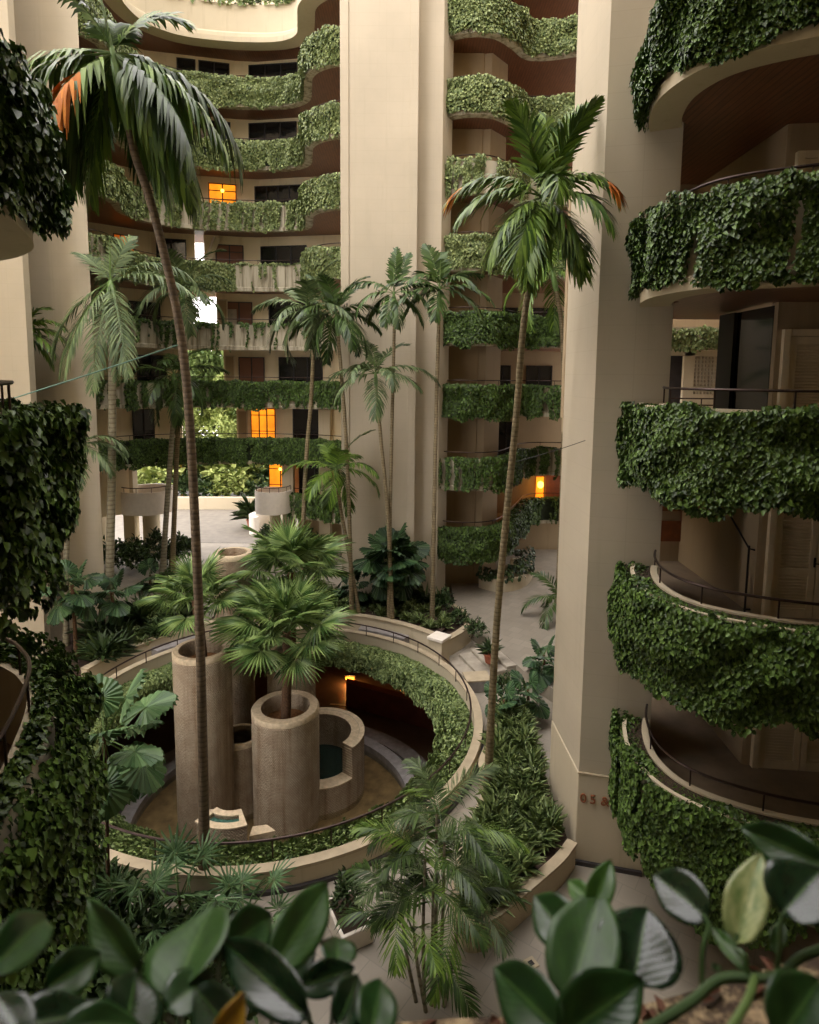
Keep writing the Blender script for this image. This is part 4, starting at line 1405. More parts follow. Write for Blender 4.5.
# tall palm close by at the left
palm('tall slender palm leaning left before the fountain, with an orange withered frond',
     [(205, 897), (203, 760), (200, 640), (194, 500), (188, 400), (180, 330), (168, 270), (150, 200), (136, 158), (129, 128)], 10.9,
     [(176, 12, 75, 1.0), (188, -6, 62, .95), (238, -36, 42, .9, .66), (205, -42, 40, 1.0), (160, -32, 45, .95), (150, -50, 32, .95), (5, -18, 58, 1.05), (345, -30, 48, 1.1), (325, -50, 30, 1.05), (15, -2, 85, 1.1),
      (75, -35, 45, .9), (90, -25, 55, .8), (60, 25, 110, .8), (130, 20, 110, .8), (170, -58, 25, .9), (185, -50, 32, .95), (15, -40, 45, 1.0), (355, -48, 32, 1.1), (30, -58, 25, .95), (110, 70, 60, .5), (40, 65, 70, .6), (210, 66, 60, .5)], L=2.6, trunk_r=(.085, .065), leaf=.66, wid=.075, pairs=40,
     droop=.75, tmat='trunk_dark', seed=1, mat=('frond', 'frond_dark'), shaft=1.35)
# tall palm right of the fountain
palm('tall slender palm right of the fountain, crown before the balconies beside the pillar',
     [(487, 805), (491, 720), (497, 620), (507, 510), (516, 420), (523, 330), (532, 266), (537, 234)], 13.3,
     [(180, 38, 95, 1.0, .3), (195, 15, 75, .95), (318, 34, 100, .86, .3), (308, 5, 75, .92), (120, 2, 70, .9), (100, 82, 30, .95), (45, 78, 28, 1.0), (160, 80, 30, .9), (230, 66, 45, .9), (300, 70, 45, .9),
      (250, -28, 52, .95), (285, -40, 40, .95), (215, -18, 62, .95), (270, 30, 100, .85), (300, -30, 50, .85), (262, -40, 40, 1.05), (232, -35, 45, 1.0)], L=1.95, trunk_r=(.085, .055), leaf=.64, wid=.056, pairs=44, droop=.4, seed=2, mat='frond', shaft=.75, ang0=58, ytop=11.9)
palm('bright green palm half hidden behind the cream pillar', [(557, 610), (561, 520), (564, 420), (562, 330), (556, 290)], 24.6, crown(13, (80, -20), seed=3), L=2.9, trunk_r=(.1, .08), seed=3, leaf=.7, wid=.08, pairs=26)
palm('broad leaved palm before the right edge of the middle tower', [(432, 625), (434, 520), (436, 420), (438, 345), (439, 310)], 22.8,
     [(180, 30, 70, 1.0), (200, 5, 70, .9), (0, 15, 70, 1.0), (340, -10, 60, .95), (80, 70, 45, .9), (110, 75, 40, .95), (20, 45, 60, .9), (270, -20, 60, .8), (230, 40, 90, .9), (310, 35, 90, .9), (160, -5, 70, .85)], L=2.2, seed=4, leaf=.62, wid=.10, pairs=20, mat='frond_dark', trunk_r=(.085, .065), droop=.3)
palm('thin palm with a small crown in front of the middle tower', [(389, 622), (390, 520), (392, 420), (394, 340), (394, 310)], 22.6,
     [(180, 40, 85, 1.0), (200, 10, 95, .95), (0, 38, 85, 1.0), (340, 12, 95, .95), (90, 80, 25, .95), (70, 76, 30, .9), (270, -35, 40, .8), (150, -10, 80, .8), (20, -15, 70, .85), (300, -40, 40, .8)], L=1.95, seed=5, leaf=.5, wid=.09, pairs=20, mat='frond_dark', trunk_r=(.075, .055), droop=.45, shaft=.7)
palm('grey green arching palm before the middle tower, lower than its thin neighbour', [(393, 630), (388, 520), (381, 440), (377, 400), (376, 385)], 22.45,
     [(170, 25, 85, 1.0), (200, 0, 75, .9), (5, 28, 85, 1.25), (345, 8, 60, .9), (120, 62, 60, 1.1), (40, 60, 60, 1.0), (280, -30, 50, .95), (300, 30, 110, .9), (240, 40, 110, .9)], L=2.1, seed=6, leaf=.62, wid=.06, pairs=34, mat='frond_grey', trunk_r=(.075, .055), shaft=.5)
palm('bushy palm at the left edge of the middle tower', [(352, 625), (350, 540), (346, 440), (341, 370), (338, 335)], 22.9, crown(15, (78, -28), (55, 95), seed=7), L=2.15, seed=7, leaf=.6, wid=.07, pairs=28, mat='frond_dark', trunk_r=(.08, .06))
palm('palm with an upright spear leaf left of the middle tower', [(300, 622), (305, 480), (311, 400), (313, 350), (311, 330)], 23.3, crown(13, (70, -35), (60, 95), seed=8), L=2.1, seed=8, leaf=.65, wid=.07, pairs=28, mat='frond_grey', trunk_r=(.085, .06))
palm('low crowned palm standing left of the tower foot', [(362, 625), (350, 560), (341, 510), (337, 480)], 23.0, crown(12, (72, -25), (60, 105), seed=9), L=2.0, seed=9, leaf=.55, wid=.07, pairs=28, mat='frond', trunk_r=(.08, .06), shaft=.5)
palm('stout grey palm with long hanging fronds by the tall left wall', [(108, 652), (110, 560), (112, 450), (112, 350), (111, 300)], 21.0,
     [(5, 42, 95, .95), (350, 20, 70, 1.0), (150, 50, 40, .6), (300, -40, 40, 1.15), (280, -55, 28, 1.2), (215, -48, 36, 1.1), (200, -30, 55, 1.0), (240, -45, 40, 1.1), (90, 78, 40, .6), (320, -50, 35, 1.1), (120, 40, 120, .7)], L=3.3, seed=10, leaf=.72, wid=.055, pairs=40, mat='frond_grey', trunk_r=(.15, .11), tmat='trunk_grey', shaft=.7, droop=.4)
palm('palm before the bright opening of the far facade', [(173, 600), (175, 500), (179, 400), (181, 330), (182, 305)], 30.0, crown(11, (72, -25), (60, 100), seed=11), L=3.0, seed=11, leaf=.8, wid=.1, pairs=24, mat='frond_grey', trunk_r=(.12, .09))
palm('dark palm with hanging fronds before the garden opening', [(163, 596), (166, 520), (171, 450), (174, 410), (174, 392)], 29.0, crown(12, (60, -45), (60, 80), seed=12), L=2.6, seed=12, leaf=.75, wid=.08, pairs=26, mat='frond_dark', trunk_r=(.13, .1), tmat='trunk_grey')
palm('palm peeping out behind the nearer left wall', [(16, 655), (14, 500), (16, 400), (18, 355)], 21.1, [(0, 45, 95, 1.0), (8, 20, 80, 1.0), (352, 0, 70, .95), (4, -25, 55, .9), (180, 40, 90, .7), (350, 60, 70, .9)], L=1.75, seed=13, leaf=.6, wid=.07, pairs=26, mat='frond', trunk_r=(.1, .08))
palm('short palm arching out above the licuala leaves by the left wall', [(66, 655), (66, 580), (68, 510), (72, 470)], 20.4, [(0, 42, 110, 1.0), (20, 25, 100, .9), (340, 10, 90, .9), (300, -20, 60, .8), (90, 70, 60, .7)], L=2.1, seed=14, leaf=.55, wid=.06, pairs=30, mat='frond_grey', trunk_r=(.1, .08), tmat='trunk_grey')


# ---- fan palms on the drums ------------------------------------------
def fan_mesh(name, r=.8, pet=.9, seg=34, span=290, split=.55, seed=1, mat='fan', droop=.3, cup=.15, elev=0.0):
    """one fan leaf: petiole along +X then pleated blade"""
    rg = np.random.default_rng(seed)
    V, Q, mi = [], [], []
    # petiole as crossed strips, gently arched
    n = 6
    for ax in (0, 1):
        b = len(V)
        for i in range(n + 1):
            q = i / n
            c = np.array([pet * q, 0, -.06 * pet * q * q])
            w = .016 * (1 - .4 * q)
            off = np.array([0, w, 0]) if ax == 0 else np.array([0, 0, w])
            V.extend([c - off, c + off])
        for i in range(n):
            Q.append((b + 2 * i, b + 2 * i + 1, b + 2 * i + 3, b + 2 * i + 2)); mi.append(1)
    c0 = np.array([pet, 0, -.06 * pet])
    for k in range(seg):
        a0 = math.radians(-span / 2 + span * k / seg); a1 = math.radians(-span / 2 + span * (k + 1) / seg); am = (a0 + a1) / 2
        rr = r * (.72 + .28 * math.cos(am * .55)) * rg.uniform(.93, 1.05)

        def pt(a, q, pl):
            rad = rr * q
            x, y = math.cos(a) * rad, math.sin(a) * rad
            z = cup * rad * abs(math.sin(a)) - droop * rr * q ** 2.2 * (.6 + .4 * abs(a) / 2) + pl * .03 * q * r
            return c0 + np.array([x, y, z])
        b = len(V)
        dr = rg.uniform(.0, .16) * r
        # half segments folded along the mid rib
        V.extend([pt(am, .03, 0), pt(a0, .35, -1), pt(am, .35, 1), pt(a1, .35, -1), pt(a0, split, -1), pt(am, split, 1), pt(a1, split, -1),
                  pt(am - .25 * (am - a0), .86, -.3) - np.array([0, 0, dr * .4]), pt(am + .25 * (a1 - am), .86, -.3) - np.array([0, 0, dr * .4]), pt(am, 1.0, 0) - np.array([0, 0, dr])])
        for q in ((0, 1, 2, 2), (0, 2, 3, 3), (1, 4, 5, 2), (2, 5, 6, 3), (4, 7, 9, 5), (5, 9, 8, 6)):
            Q.append(tuple(b + i for i in q)); mi.append(0)
    # split triangles from degenerate quads
    me = bpy.data.meshes.new(name)
    faces = [tuple(dict.fromkeys(q)) for q in Q]
    me.from_pydata([tuple(v) for v in V], [], faces)
    me.materials.append(M[mat]); me.materials.append(M['stem'])
    me.polygons.foreach_set('material_index', np.array(mi, dtype=np.int32))
    me.update()
    return me


FANS = [fan_mesh('fan_leaf', .85, .85, 36, 285, .5, s, droop=.30 + .1 * (s % 3), cup=.22) for s in range(5)]


def fan_palm(label, base, top, n=20, sc=1.0, seed=1, group=None, low=-28, fans=FANS, trunk=.14, name='fan_palm', el0=82, cat='palm tree'):
    t = thing(name, label, cat, base, 0, group)
    rel = Vector(top) - Vector(base)
    mb = MB(); mb.tube([Vector((0, 0, 0)), rel * .5 + Vector((.02, 0, 0)), rel], [trunk * 1.1, trunk, trunk * .9], 12)
    mb.build('trunk', M['fibre'], t, smooth=True)
    r = random.Random(seed)
    for k in range(n):
        f = k / (n - 1)
        o = link('fan_leaf', fans[k % len(fans)], t, rel - Vector((0, 0, .12 * f)))
        el = el0 + (low - el0) * f ** .85 + r.uniform(-7, 7)
        o.rotation_euler = (r.uniform(-.3, .3), -math.radians(el), math.radians(k * 137.5 + r.uniform(-18, 18)))
        s = sc * r.uniform(.85, 1.1) * (1.0 if f > .15 else .85)
        o.scale = (s, s, s)
    return t


def drum_palm(label, T, dep, crown_px, y, n, sc, seed, low=-25):
    c = at_y(crown_px[0], crown_px[1], y)
    return fan_palm(label, (T.x, y, T.z - dep + .02), (c.x, y, c.z), n, sc, seed, low=low)


drum_palm('fan palm planted in the tall drum at the left of the fountain', T1, .45, (196, 600), 17.2, 17, .96, 1, -4)
drum_palm('fan palm planted in the front drum of the fountain', T2, .5, (287, 632), 17.45, 24, 1.25, 2, -10)
drum_palm('fan palm behind the front one, on the rear drum of the fountain', T4, .45, (291, 572), 19.4, 22, 1.25, 3, -25)

# round pleated leaves: licuala palms
LIC = [fan_mesh('round_leaf', .55, .75, 22, 330, .93, 30 + s, mat='licuala', droop=.22, cup=.1) for s in range(3)]
BIG = [fan_mesh('round_leaf', .62, .6, 20, 300, .95, 40 + s, mat='licuala_dark', droop=.4, cup=.05) for s in range(3)]


def licuala(label, base, crown_p, n, sc, seed, fans=LIC, low=-45, group=None, trunk=.05, el0=60):
    return fan_palm(label, base, crown_p, n, sc, seed, group, low, fans, trunk, 'licuala_palm', el0)


c = at_y(104, 735, 9.6)
licuala('round pleated licuala leaves beside the lower left ivy, over the dark well', (c.x - .1, 9.6, 0), (c.x, 9.6, c.z), 12, 1.02, 5, low=-70, trunk=.03)
for (u, v, y, n, sc, lb) in ((392, 556, 23.6, 30, 1.3, 'dense clump of round dark leaves at the foot of the middle tower'), (352, 585, 24.0, 9, .7, 'small round leaved licuala left of the tower foot clump'),
                             (112, 592, 20.6, 9, .85, 'round leaved licuala by the stout palm trunk at the tall left wall'), (72, 585, 19.4, 10, .95, 'round leaved licuala on twin stems in the left planter corner'),
                             (150, 575, 27.5, 7, .8, 'round leaved licuala behind the left drum palm')):
    c = at_y(u, v, y)
    licuala(lb, (c.x, y, .3), (c.x, y, c.z), n, sc, int(u), BIG, low=-70, trunk=.06, el0=75)

# ---- feathery clumping palm in front -----------------------------------
b = at_z(432, 1005, 0)
t = thing('areca_palm', 'feathery multi-stemmed palm on the paving in front of the fountain', 'palm tree', (b.x, b.y, 0))
stems = [((-.25, .05), (-.5, .35), 1.6), ((-.12, .1), (-.12, .5), 2.1), ((0, 0), (.0, .2), 1.8), ((.1, .1), (.2, .7), 2.25), ((.18, -.02), (.45, .3), 1.55), ((-.1, -.1), (-.3, -.1), 1.35), ((.05, .2), (.08, 1.0), 2.5)]
rr = random.Random(4)
for i, (p, q, h) in enumerate(stems):
    mb = MB(); top = Vector((q[0], q[1], h))
    mb.tube(catmull([Vector((p[0], p[1], 0)), Vector(((p[0] + q[0]) / 2 + p[0] * .2, (p[1] + q[1]) / 2, h * .5)), top], 5), [.035, .032, .03, .03, .03, .028, .028, .026, .025, .024, .02], 7)
    st = mb.build('stem', M['trunk_grey'], t, smooth=True)
    for k in range(5):
        az = math.degrees(math.atan2(q[1], q[0])) + (k - 2) * 66 + rr.uniform(-25, 25)
        el = rr.uniform(30, 78) if k % 2 else rr.uniform(10, 50)
        me = frond_mesh('frond', rr.uniform(1.05, 1.5), math.radians(el), math.radians(rr.uniform(55, 92)), 34, .42, .028, .15, .35, 700 + i * 10 + k, 'frond' if (i + k) % 4 == 0 else 'frond_grey' if k % 2 else 'frond_dark', petiole=.22)
        o = link('frond', me, t, top)
        o.rotation_euler = (rr.uniform(-.2, .2), 0, math.radians(az))
# ================================================================== SHRUBS, GARDEN
def strap_mesh(name, n, L, W, mat, seed, spread=.25, h=.12):
    """tuft of strap leaves"""
    r = np.random.default_rng(seed)
    a = r.uniform(0, 2 * PI, n)
    el = r.uniform(.35, 1.45, n)
    D = np.stack([np.cos(a) * np.cos(el), np.sin(a) * np.cos(el), np.sin(el)], axis=1)
    P = np.stack([np.cos(a) * r.uniform(0, spread, n), np.sin(a) * r.uniform(0, spread, n), r.uniform(0, h, n)], axis=1)
    Nn = np.stack([-np.cos(a) * np.sin(el), -np.sin(a) * np.sin(el), np.cos(el)], axis=1) + r.normal(0, .25, (n, 3))
    ln = L * r.uniform(.6, 1.15, n)
    V, Q = leaf_cloud(P, D, Nn, ln, W * r.uniform(.8, 1.2, n), .2, .35)
    return array_mesh(name, V, Q, M[mat])


def bush_mesh(name, n, R, H, L, W, mat, seed, flat=1.0):
    """domed bush of small leaves"""
    r = np.random.default_rng(seed)
    d = r.normal(0, 1, (n, 3)); d[:, 2] = np.abs(d[:, 2]) * .9 + r.normal(0, .2, n)
    d /= np.linalg.norm(d, axis=1, keepdims=True)
    lump = .72 + .35 * np.sin(d[:, 0] * 5 + seed) * np.cos(d[:, 1] * 4.3 + seed * 2) + .12 * np.sin(d[:, 2] * 9)
    k = lump * r.uniform(.45, 1.0, n) ** .5
    P = np.stack([d[:, 0] * R * k, d[:, 1] * R * k, H * .35 + d[:, 2] * H * .65 * k], axis=1)
    D = d + np.array([0, 0, .35]) + r.normal(0, .6, (n, 3))
    Nn = d * .5 + np.array([0, 0, .8]) + r.normal(0, .4, (n, 3))
    V, Q = leaf_cloud(P, D, Nn, L * r.uniform(.6, 1.2, n), W * r.uniform(.7, 1.2, n), .25, .2)
    return array_mesh(name, V, Q, M[mat])


def in_poly(x, y, poly):
    c = False
    n = len(poly)
    for i in range(n):
        a, b = poly[i], poly[(i + 1) % n]
        if (a[1] > y) != (b[1] > y) and x < (b[0] - a[0]) * (y - a[1]) / (b[1] - a[1]) + a[0]: c = not c
    return c


def scatter(poly, dist, seed, count=400):
    r = random.Random(seed)
    xs = [p[0] for p in poly]; ys = [p[1] for p in poly]
    out = []
    for _ in range(count * 12):
        x, y = r.uniform(min(xs), max(xs)), r.uniform(min(ys), max(ys))
        if in_poly(x, y, poly) and all((x - a) ** 2 + (y - b) ** 2 > dist * dist for a, b in out):
            out.append((x, y))
            if len(out) >= count: break
    return out


def plant_proto(name, mesh, stemr=.02, h=.3):
    o = link(name, mesh)
    return o


STRAP = [strap_mesh('strap_leaved_shrub', 90, .32, .06, 'shrub', s, .2, .22) for s in range(4)]
STRAPD = [strap_mesh('dark_strap_shrub', 70, .6, .09, 'shrub_dark', 20 + s, .2, .35) for s in range(3)]
BUSH = [bush_mesh('leafy_shrub', 420, .45, .65, .12, .06, 'shrub', 40 + s) for s in range(3)]
BUSHD = [bush_mesh('dark_leafy_shrub', 460, .55, .95, .15, .075, 'shrub_dark', 60 + s) for s in range(4)]


def plants(name, meshes, spots, z, label, group, s=(.8, 1.15), seed=1, cat='shrub'):
    r = random.Random(seed)
    for i, (x, y) in enumerate(spots):
        o = link(name, meshes[i % len(meshes)])
        o.location = (x, y, z)
        o.rotation_euler = (r.uniform(-.1, .1), r.uniform(-.1, .1), r.uniform(0, 6.28))
        k = r.uniform(*s)
        o.scale = (k, k, k * r.uniform(.85, 1.2))
        tag(o, label, cat, group)


bed_poly = [(3.0, 11.75), (2.35, 11.0), (1.6, 10.1), (1.1, 9.95), (1.2, 10.7), (1.5, 11.8), (1.95, 12.9), (2.2, 13.7), (2.2, 14.4), (2.5, 15.2), (2.75, 16.4), (3.2, 16.6), (3.05, 13.6)]
sp = scatter(bed_poly, .25, 5)
plants('strap_leaved_shrub', STRAP, sp, .40, 'low bright green strap leaved shrub packed in the kerbed bed beside the pillar', 'shrubs in the bed beside the pillar', (.8, 1.2), 5)
bl = [(-9.9, 19.0), (-9.3, 20.2), (-8.4, 21.7), (-7.9, 22.4), (-9.5, 24.0), (-10.6, 23.5), (-10.6, 21.3), (-11.2, 20.6), (-10.9, 19.6)]
sp = scatter(bl, .45, 6)
plants('low_shrub', STRAP + BUSH[:2], sp[::2], .5, 'low green shrub in the planter along the tall left wall', 'low shrubs by the left wall', (.7, 1.0), 6)
plants('dark_shrub', STRAPD, sp[1::2], .5, 'taller dark strap leaved shrub in the planter along the tall left wall', 'dark shrubs by the left wall', (.9, 1.5), 7)
bm_ = [(-7.3, 22.6), (-5, 23.3), (-3, 23.3), (-1.2, 22.9), (.2, 22.2), (.9, 21.3), (1.5, 22.4), (1.3, 24.5), (.2, 24.15), (-2.8, 24.15), (-5, 25), (-7, 24.6)]
sp = scatter(bm_, .5, 8)
front = [p for p in sp if p[1] < 23.6]; back = [p for p in sp if p[1] >= 23.6]
plants('low_shrub', STRAP + BUSH[:1], front, .6, 'low green shrub in the curved planter at the foot of the middle tower', 'low shrubs at the tower foot', (.7, 1.05), 8)
plants('dark_shrub', STRAPD + BUSHD[:1], back, .6, 'dark shrub against the foot of the middle tower', 'dark shrubs at the tower foot', (.8, 1.2), 9)
# dark undergrowth below the left balcony
und = [(-6.9, 7.6), (-2.5, 7.3), (-2.7, 8.4), (-3.1, 9.3), (-4.3, 9.55), (-5.6, 10.1), (-7.2, 10.9), (-8.0, 9.5)]
sp = scatter(und, .62, 10)
plants('dark_bush', BUSHD, sp, 0, 'dark leafy bush in the undergrowth between the kerb and the lower left balcony', 'undergrowth below the left balcony', (.85, 1.5), 10)
# pots and single plants near the steps
def pot_plant(label, x, y, z, mesh, sc=1.0, pot='terracotta', pr=.2, ph=.32, name='potted_plant'):
    t = thing(name, label, 'plant', (x, y, z))
    mb = MB(); mb.lathe([(0, 0), (pr * .72, 0), (pr, ph - .05), (pr * 1.1, ph - .05), (pr * 1.1, ph), (pr * .95, ph), (pr * .93, ph - .06), (0, ph - .06)], (0, 0, 0), 20); mb.build('pot', M[pot], t, smooth=True)
    o = link('foliage', mesh, t, (0, 0, ph - .08)); o.scale = (sc, sc, sc)
    return t


M['terracotta'] = plain('terracotta', srgb(150, 84, 58), .8, 0, .1)
pot_plant('small potted plant in terracotta at the end of the steps, by the tall palm trunk', 2.72, 19.6, .44, STRAPD[0], .7)
big = [fan_mesh('round_leaf', .5, .45, 16, 320, .97, 70 + s, mat='licuala_dark', droop=.35) for s in range(2)]
for (u, v, yy, z0, n, sc, lb) in ((544, 655, 18.6, .44, 8, .9, 'large leaved plant at the left edge of the pillar on the plaza'), (528, 690, 16.9, .35, 8, .85, 'large drooping leaves at the top of the kerbed bed by the pillar'),
                                  (504, 700, 16.3, .35, 7, .7, 'round leaved plant beside the tall palm trunk near the steps')):
    c = at_y(u, v, yy)
    licuala(lb, (c.x, yy, z0), (c.x, yy, c.z), n, sc, int(u), big, low=-55, trunk=.04, el0=70)
for (x, y, lb) in ((2.85, 17.3, 'dark bush between the stone block and the pillar bed'), (2.45, 21.5, 'bush spilling over the planter end by the plaza'), (1.95, 22.6, 'second dark bush behind the planter end by the plaza')):
    o = link('dark_bush', BUSHD[int(x * 10) % 4]); o.location = (x, y, .44); o.scale = (.8, .8, .75); tag(o, lb, 'shrub')
p1 = at_y(565, 588, 24.0)
palm('young arching palm on the plaza beside the pillar edge', [(562, 640), (561, 600)], 23.5, crown(8, (70, 10), (70, 110), seed=21), L=1.8, seed=21, leaf=.5, wid=.06, pairs=24, mat='frond_dark', trunk_r=(.08, .06), shaft=0, z0=.44)
o = link('dark_bush', bush_mesh('dark_bush', 500, .32, .75, .12, .04, 'shrub_dark', 91)); o.location = (-1.02, 10.05, .34); tag(o, 'dark fine leaved bush in the small white planter box below the kerb', 'shrub')
# split leaved philodendrons by the kerb
def philo(label, x, y, sc, seed):
    fans = PHI
    return fan_palm(label, (x, y, 0), (x, y, .55 * sc), 12, sc * .7, seed, None, -25, fans, .03, 'philodendron', 75, 'plant')


PHI = [fan_mesh('split_leaf', .5, .75, 16, 300, .35, 90 + s, mat='licuala', droop=.35) for s in range(2)]
philo('split leaved philodendron at the foot of the tall left palm', -3.9, 9.75, 1.5, 3)
philo('split leaved philodendron right of the tall left palm by the white pedestal', -2.75, 9.6, 1.2, 4)
philo('split leaved philodendron among the dark undergrowth', -4.6, 9.2, 1.4, 6)
# hedges and bushes under the far facade and on the terrace
far_sp = [(-14.0, 31.0), (-13.2, 31.6), (-12.5, 30.8), (-13.6, 30.0), (-12.1, 31.9), (-11.6, 31.2), (-14.6, 30.2)]
plants('dark_bush', BUSHD, far_sp, 0, 'dark bush under the small round balcony at the far left', 'bushes under the far left round balcony', (1.2, 1.7), 15)
plants('dark_bush', BUSHD, [(-7.4, 33.6), (-6.6, 32.8), (-5.8, 33.4), (-6.9, 31.8), (-5.1, 32.4), (-8.0, 35.0)], 0, 'dark bush under the lit round balcony of the far facade', 'bushes under the lit round balcony', (1.2, 2.0), 16)
pot_plant('potted shrub on the terrace left of the left drum palm', -10.9, 27.2, 0, BUSHD[1], .8, 'terracotta', .3, .4)
pot_plant('second potted shrub on the terrace, nearer the empty rear drum', -10.2, 27.6, 0, BUSHD[2], .8, 'terracotta', .3, .4)
pot_plant('potted palm-like plant on the bright terrace beyond the columns', -10.2, 39.5, 0, STRAPD[1], 2.2, 'terracotta', .35, .5)
t = thing('terrace_arch', 'white curved terrace ramp with a dark opening beyond the rear drum', 'ramp', (-8.6, 38.0, 0))
mb = MB(); mb.lathe([(1.0, 0), (1.0, 1.2), (1.35, 1.2), (1.35, 0)], (0, 0, 0), 30, 0, PI * 1.3, closed_prof=True); mb.build('curved_wall', M['white'], t, smooth=True)
mb = MB(); mb.prism([(-26, 35.5), (-4, 35.5), (-4, 52), (-26, 52)], 0.0, .012); struct('floor_terrace', mb, M['terrace'])  # overlay added on the floor, darkened to tone down the outdoor brightness
# garden beyond the ground floor
M['tree1'] = leafmat('garden_leaf', srgb(112, 130, 62), srgb(154, 164, 96), .6)
M['tree2'] = leafmat('garden_leaf_dark', srgb(76, 98, 50), srgb(118, 136, 80), .6)
M['bamboo'] = plain('yellow_bamboo', srgb(196, 160, 62), .5, 0, .1)
M['lawn'] = plain('lawn', srgb(120, 138, 70), .9, 0, .15, 3)
rg = random.Random(31)
CR = [bush_mesh('crown', 4500, 2.1, 4.0, .24, .12, m, 200 + i) for i, m in enumerate(('tree1', 'tree2', 'tree1', 'tree2'))]
gx = [(-23, 53, 7), (-20, 56, 9), (-18.5, 50, 5), (-17.2, 57, 10), (-16, 52.5, 6.5), (-14.6, 58, 9.5), (-14, 50, 4.6), (-12.6, 54, 8), (-11.2, 58, 9.5), (-10.6, 50.5, 5), (-9.2, 55, 8), (-7.6, 51, 5.5), (-6.4, 56, 9), (-5, 52, 6.5), (-3, 54, 8)]
GL = ['yellow green tree in the garden seen through the open ground floor', 'darker green tree in the garden seen through the open storeys']
for i, (x, y, h) in enumerate(gx):
    h *= 1.45
    t = thing('garden_tree', GL[i % 2], 'tree', (x, y, 0), 0, 'garden trees, %s' % ('yellow green' if i % 2 == 0 else 'darker green'))
    mb = MB(); mb.tube([(0, 0, 0), (.1, 0, h * .4), (0, .1, h * .75)], [.16, .12, .05], 8); mb.build('trunk', M['trunk_grey'], t, smooth=True)
    o = link('crown', CR[i % 4], t, (0, 0, h * .25)); o.scale = (h / 6, h / 6, h * .75 / 4)
    o.rotation_euler = (0, 0, rg.uniform(0, 6))
for i, (x, y) in enumerate([(-21, 50), (-18.6, 50.5), (-16.4, 50), (-14.5, 50.4), (-12.4, 50), (-10.4, 50.4), (-8.6, 50), (-6.6, 50.3), (-19, 47.9), (-14.6, 47.6), (-12.6, 48.2), (-10.6, 47.7), (-20, 47.6), (-17.5, 48), (-15.6, 47.4), (-13.4, 47.8), (-11.8, 47.5), (-9.6, 48), (-8, 47.4), (-6, 47.8)]):
    o = link('garden_bush', BUSHD[i % 4] if i % 3 else bush_mesh('garden_bush', 600, .8, 1.3, .2, .1, 'tree1', 300 + i)); o.location = (x, y, 0); s_ = rg.uniform(1.9, 2.8) * (1.7 if y > 49.5 else 1); o.scale = (s_, s_, s_ * .8)
    tag(o, 'bush behind the low garden wall beyond the terrace', 'bush', 'bushes behind the garden wall')
for i, (u, yy) in enumerate([(168, 49), (172, 49.3), (177, 49), (182, 49.6)]):
    p = at_y(u, 500, yy); q = at_y(u + rg.uniform(-2, 2), 462, yy)
    mb = MB(); mb.tube([(0, 0, 0), (q.x - p.x, 0, 7.5)], [.09, .06], 7); o = mb.build('bamboo_culm', M['bamboo'], smooth=True); o.location = (p.x, yy, 0)
    tag(o, 'yellow bamboo culm in the garden beyond the open ground floor', 'bamboo', 'yellow bamboo culms')
mb = MB(); mb.prism([(-40, 52), (20, 52), (20, 80), (-40, 80)], -.2, -.02); struct('ground_lawn', mb, M['lawn'])
# cables tied between trunks and walls
def cable(label, pts, r, mat, name='guy_wire'):
    mb = MB(); mb.tube(catmull(pts, 6), r, 5)
    return tag(mb.build(name, M[mat], smooth=True), label, 'cable')


M['green_cord'] = plain('green_cord', srgb(74, 112, 92), .6, 0, .05)
a = at_y(-30, 412, 10.9); b = at_y(90, 374, 10.9); c = at_y(184, 343, 10.86)
cable('green cord strung from the left to the tall left palm trunk', [a, b, c], .012, 'green_cord', 'guy_line')
a = at_y(512, 463, 13.25); b = at_y(560, 449, 12.6); c = at_y(606, 433, 11.62)
cable('dark thin wire from the right palm trunk to the pillar', [a, b, c], .007, 'dark')
# ================================================================== FOREGROUND: own planter and pothos
def pothos_mat(name, c1, c2, rough=.32):
    t = NT(name)
    uv = t.n('ShaderNodeUVMap')
    sp = t.n('ShaderNodeSeparateXYZ'); t.l(uv.outputs[0], sp.inputs[0])

    def mth(op, a, b=None):
        m = t.n('ShaderNodeMath', operation=op)
        for i, x in enumerate((a, b)):
            if x is None: continue
            if hasattr(x, 'is_output'): t.l(x, m.inputs[i])
            else: m.inputs[i].default_value = x
        return m.outputs[0]
    au = mth('ABSOLUTE', mth('SUBTRACT', sp.outputs[0], .5))
    rib = mth('LESS_THAN', au, .018)
    vv = mth('SUBTRACT', sp.outputs[1], mth('MULTIPLY', au, .75))
    veins = mth('PINGPONG', mth('MULTIPLY', vv, 9.0), .5)
    n = t.noise(uv.outputs[0], 4, 4)
    col = t.ramp(n, [(.3, c1), (.7, c2)])
    col = t.mix(mth('MULTIPLY', rib, .6), col, srgb(84, 116, 56))
    bp = t.n('ShaderNodeBump'); bp.inputs['Strength'].default_value = .10; bp.inputs['Distance'].default_value = .004
    t.l(mth('ADD', veins, mth('MULTIPLY', rib, -1.0)), bp.inputs['Height'])
    t.l(bp.outputs['Normal'], t.b.inputs['Normal'])
    t.set(col, rough, spec=.5)
    t.b.inputs['Transmission Weight'].default_value = 0
    return t.mat


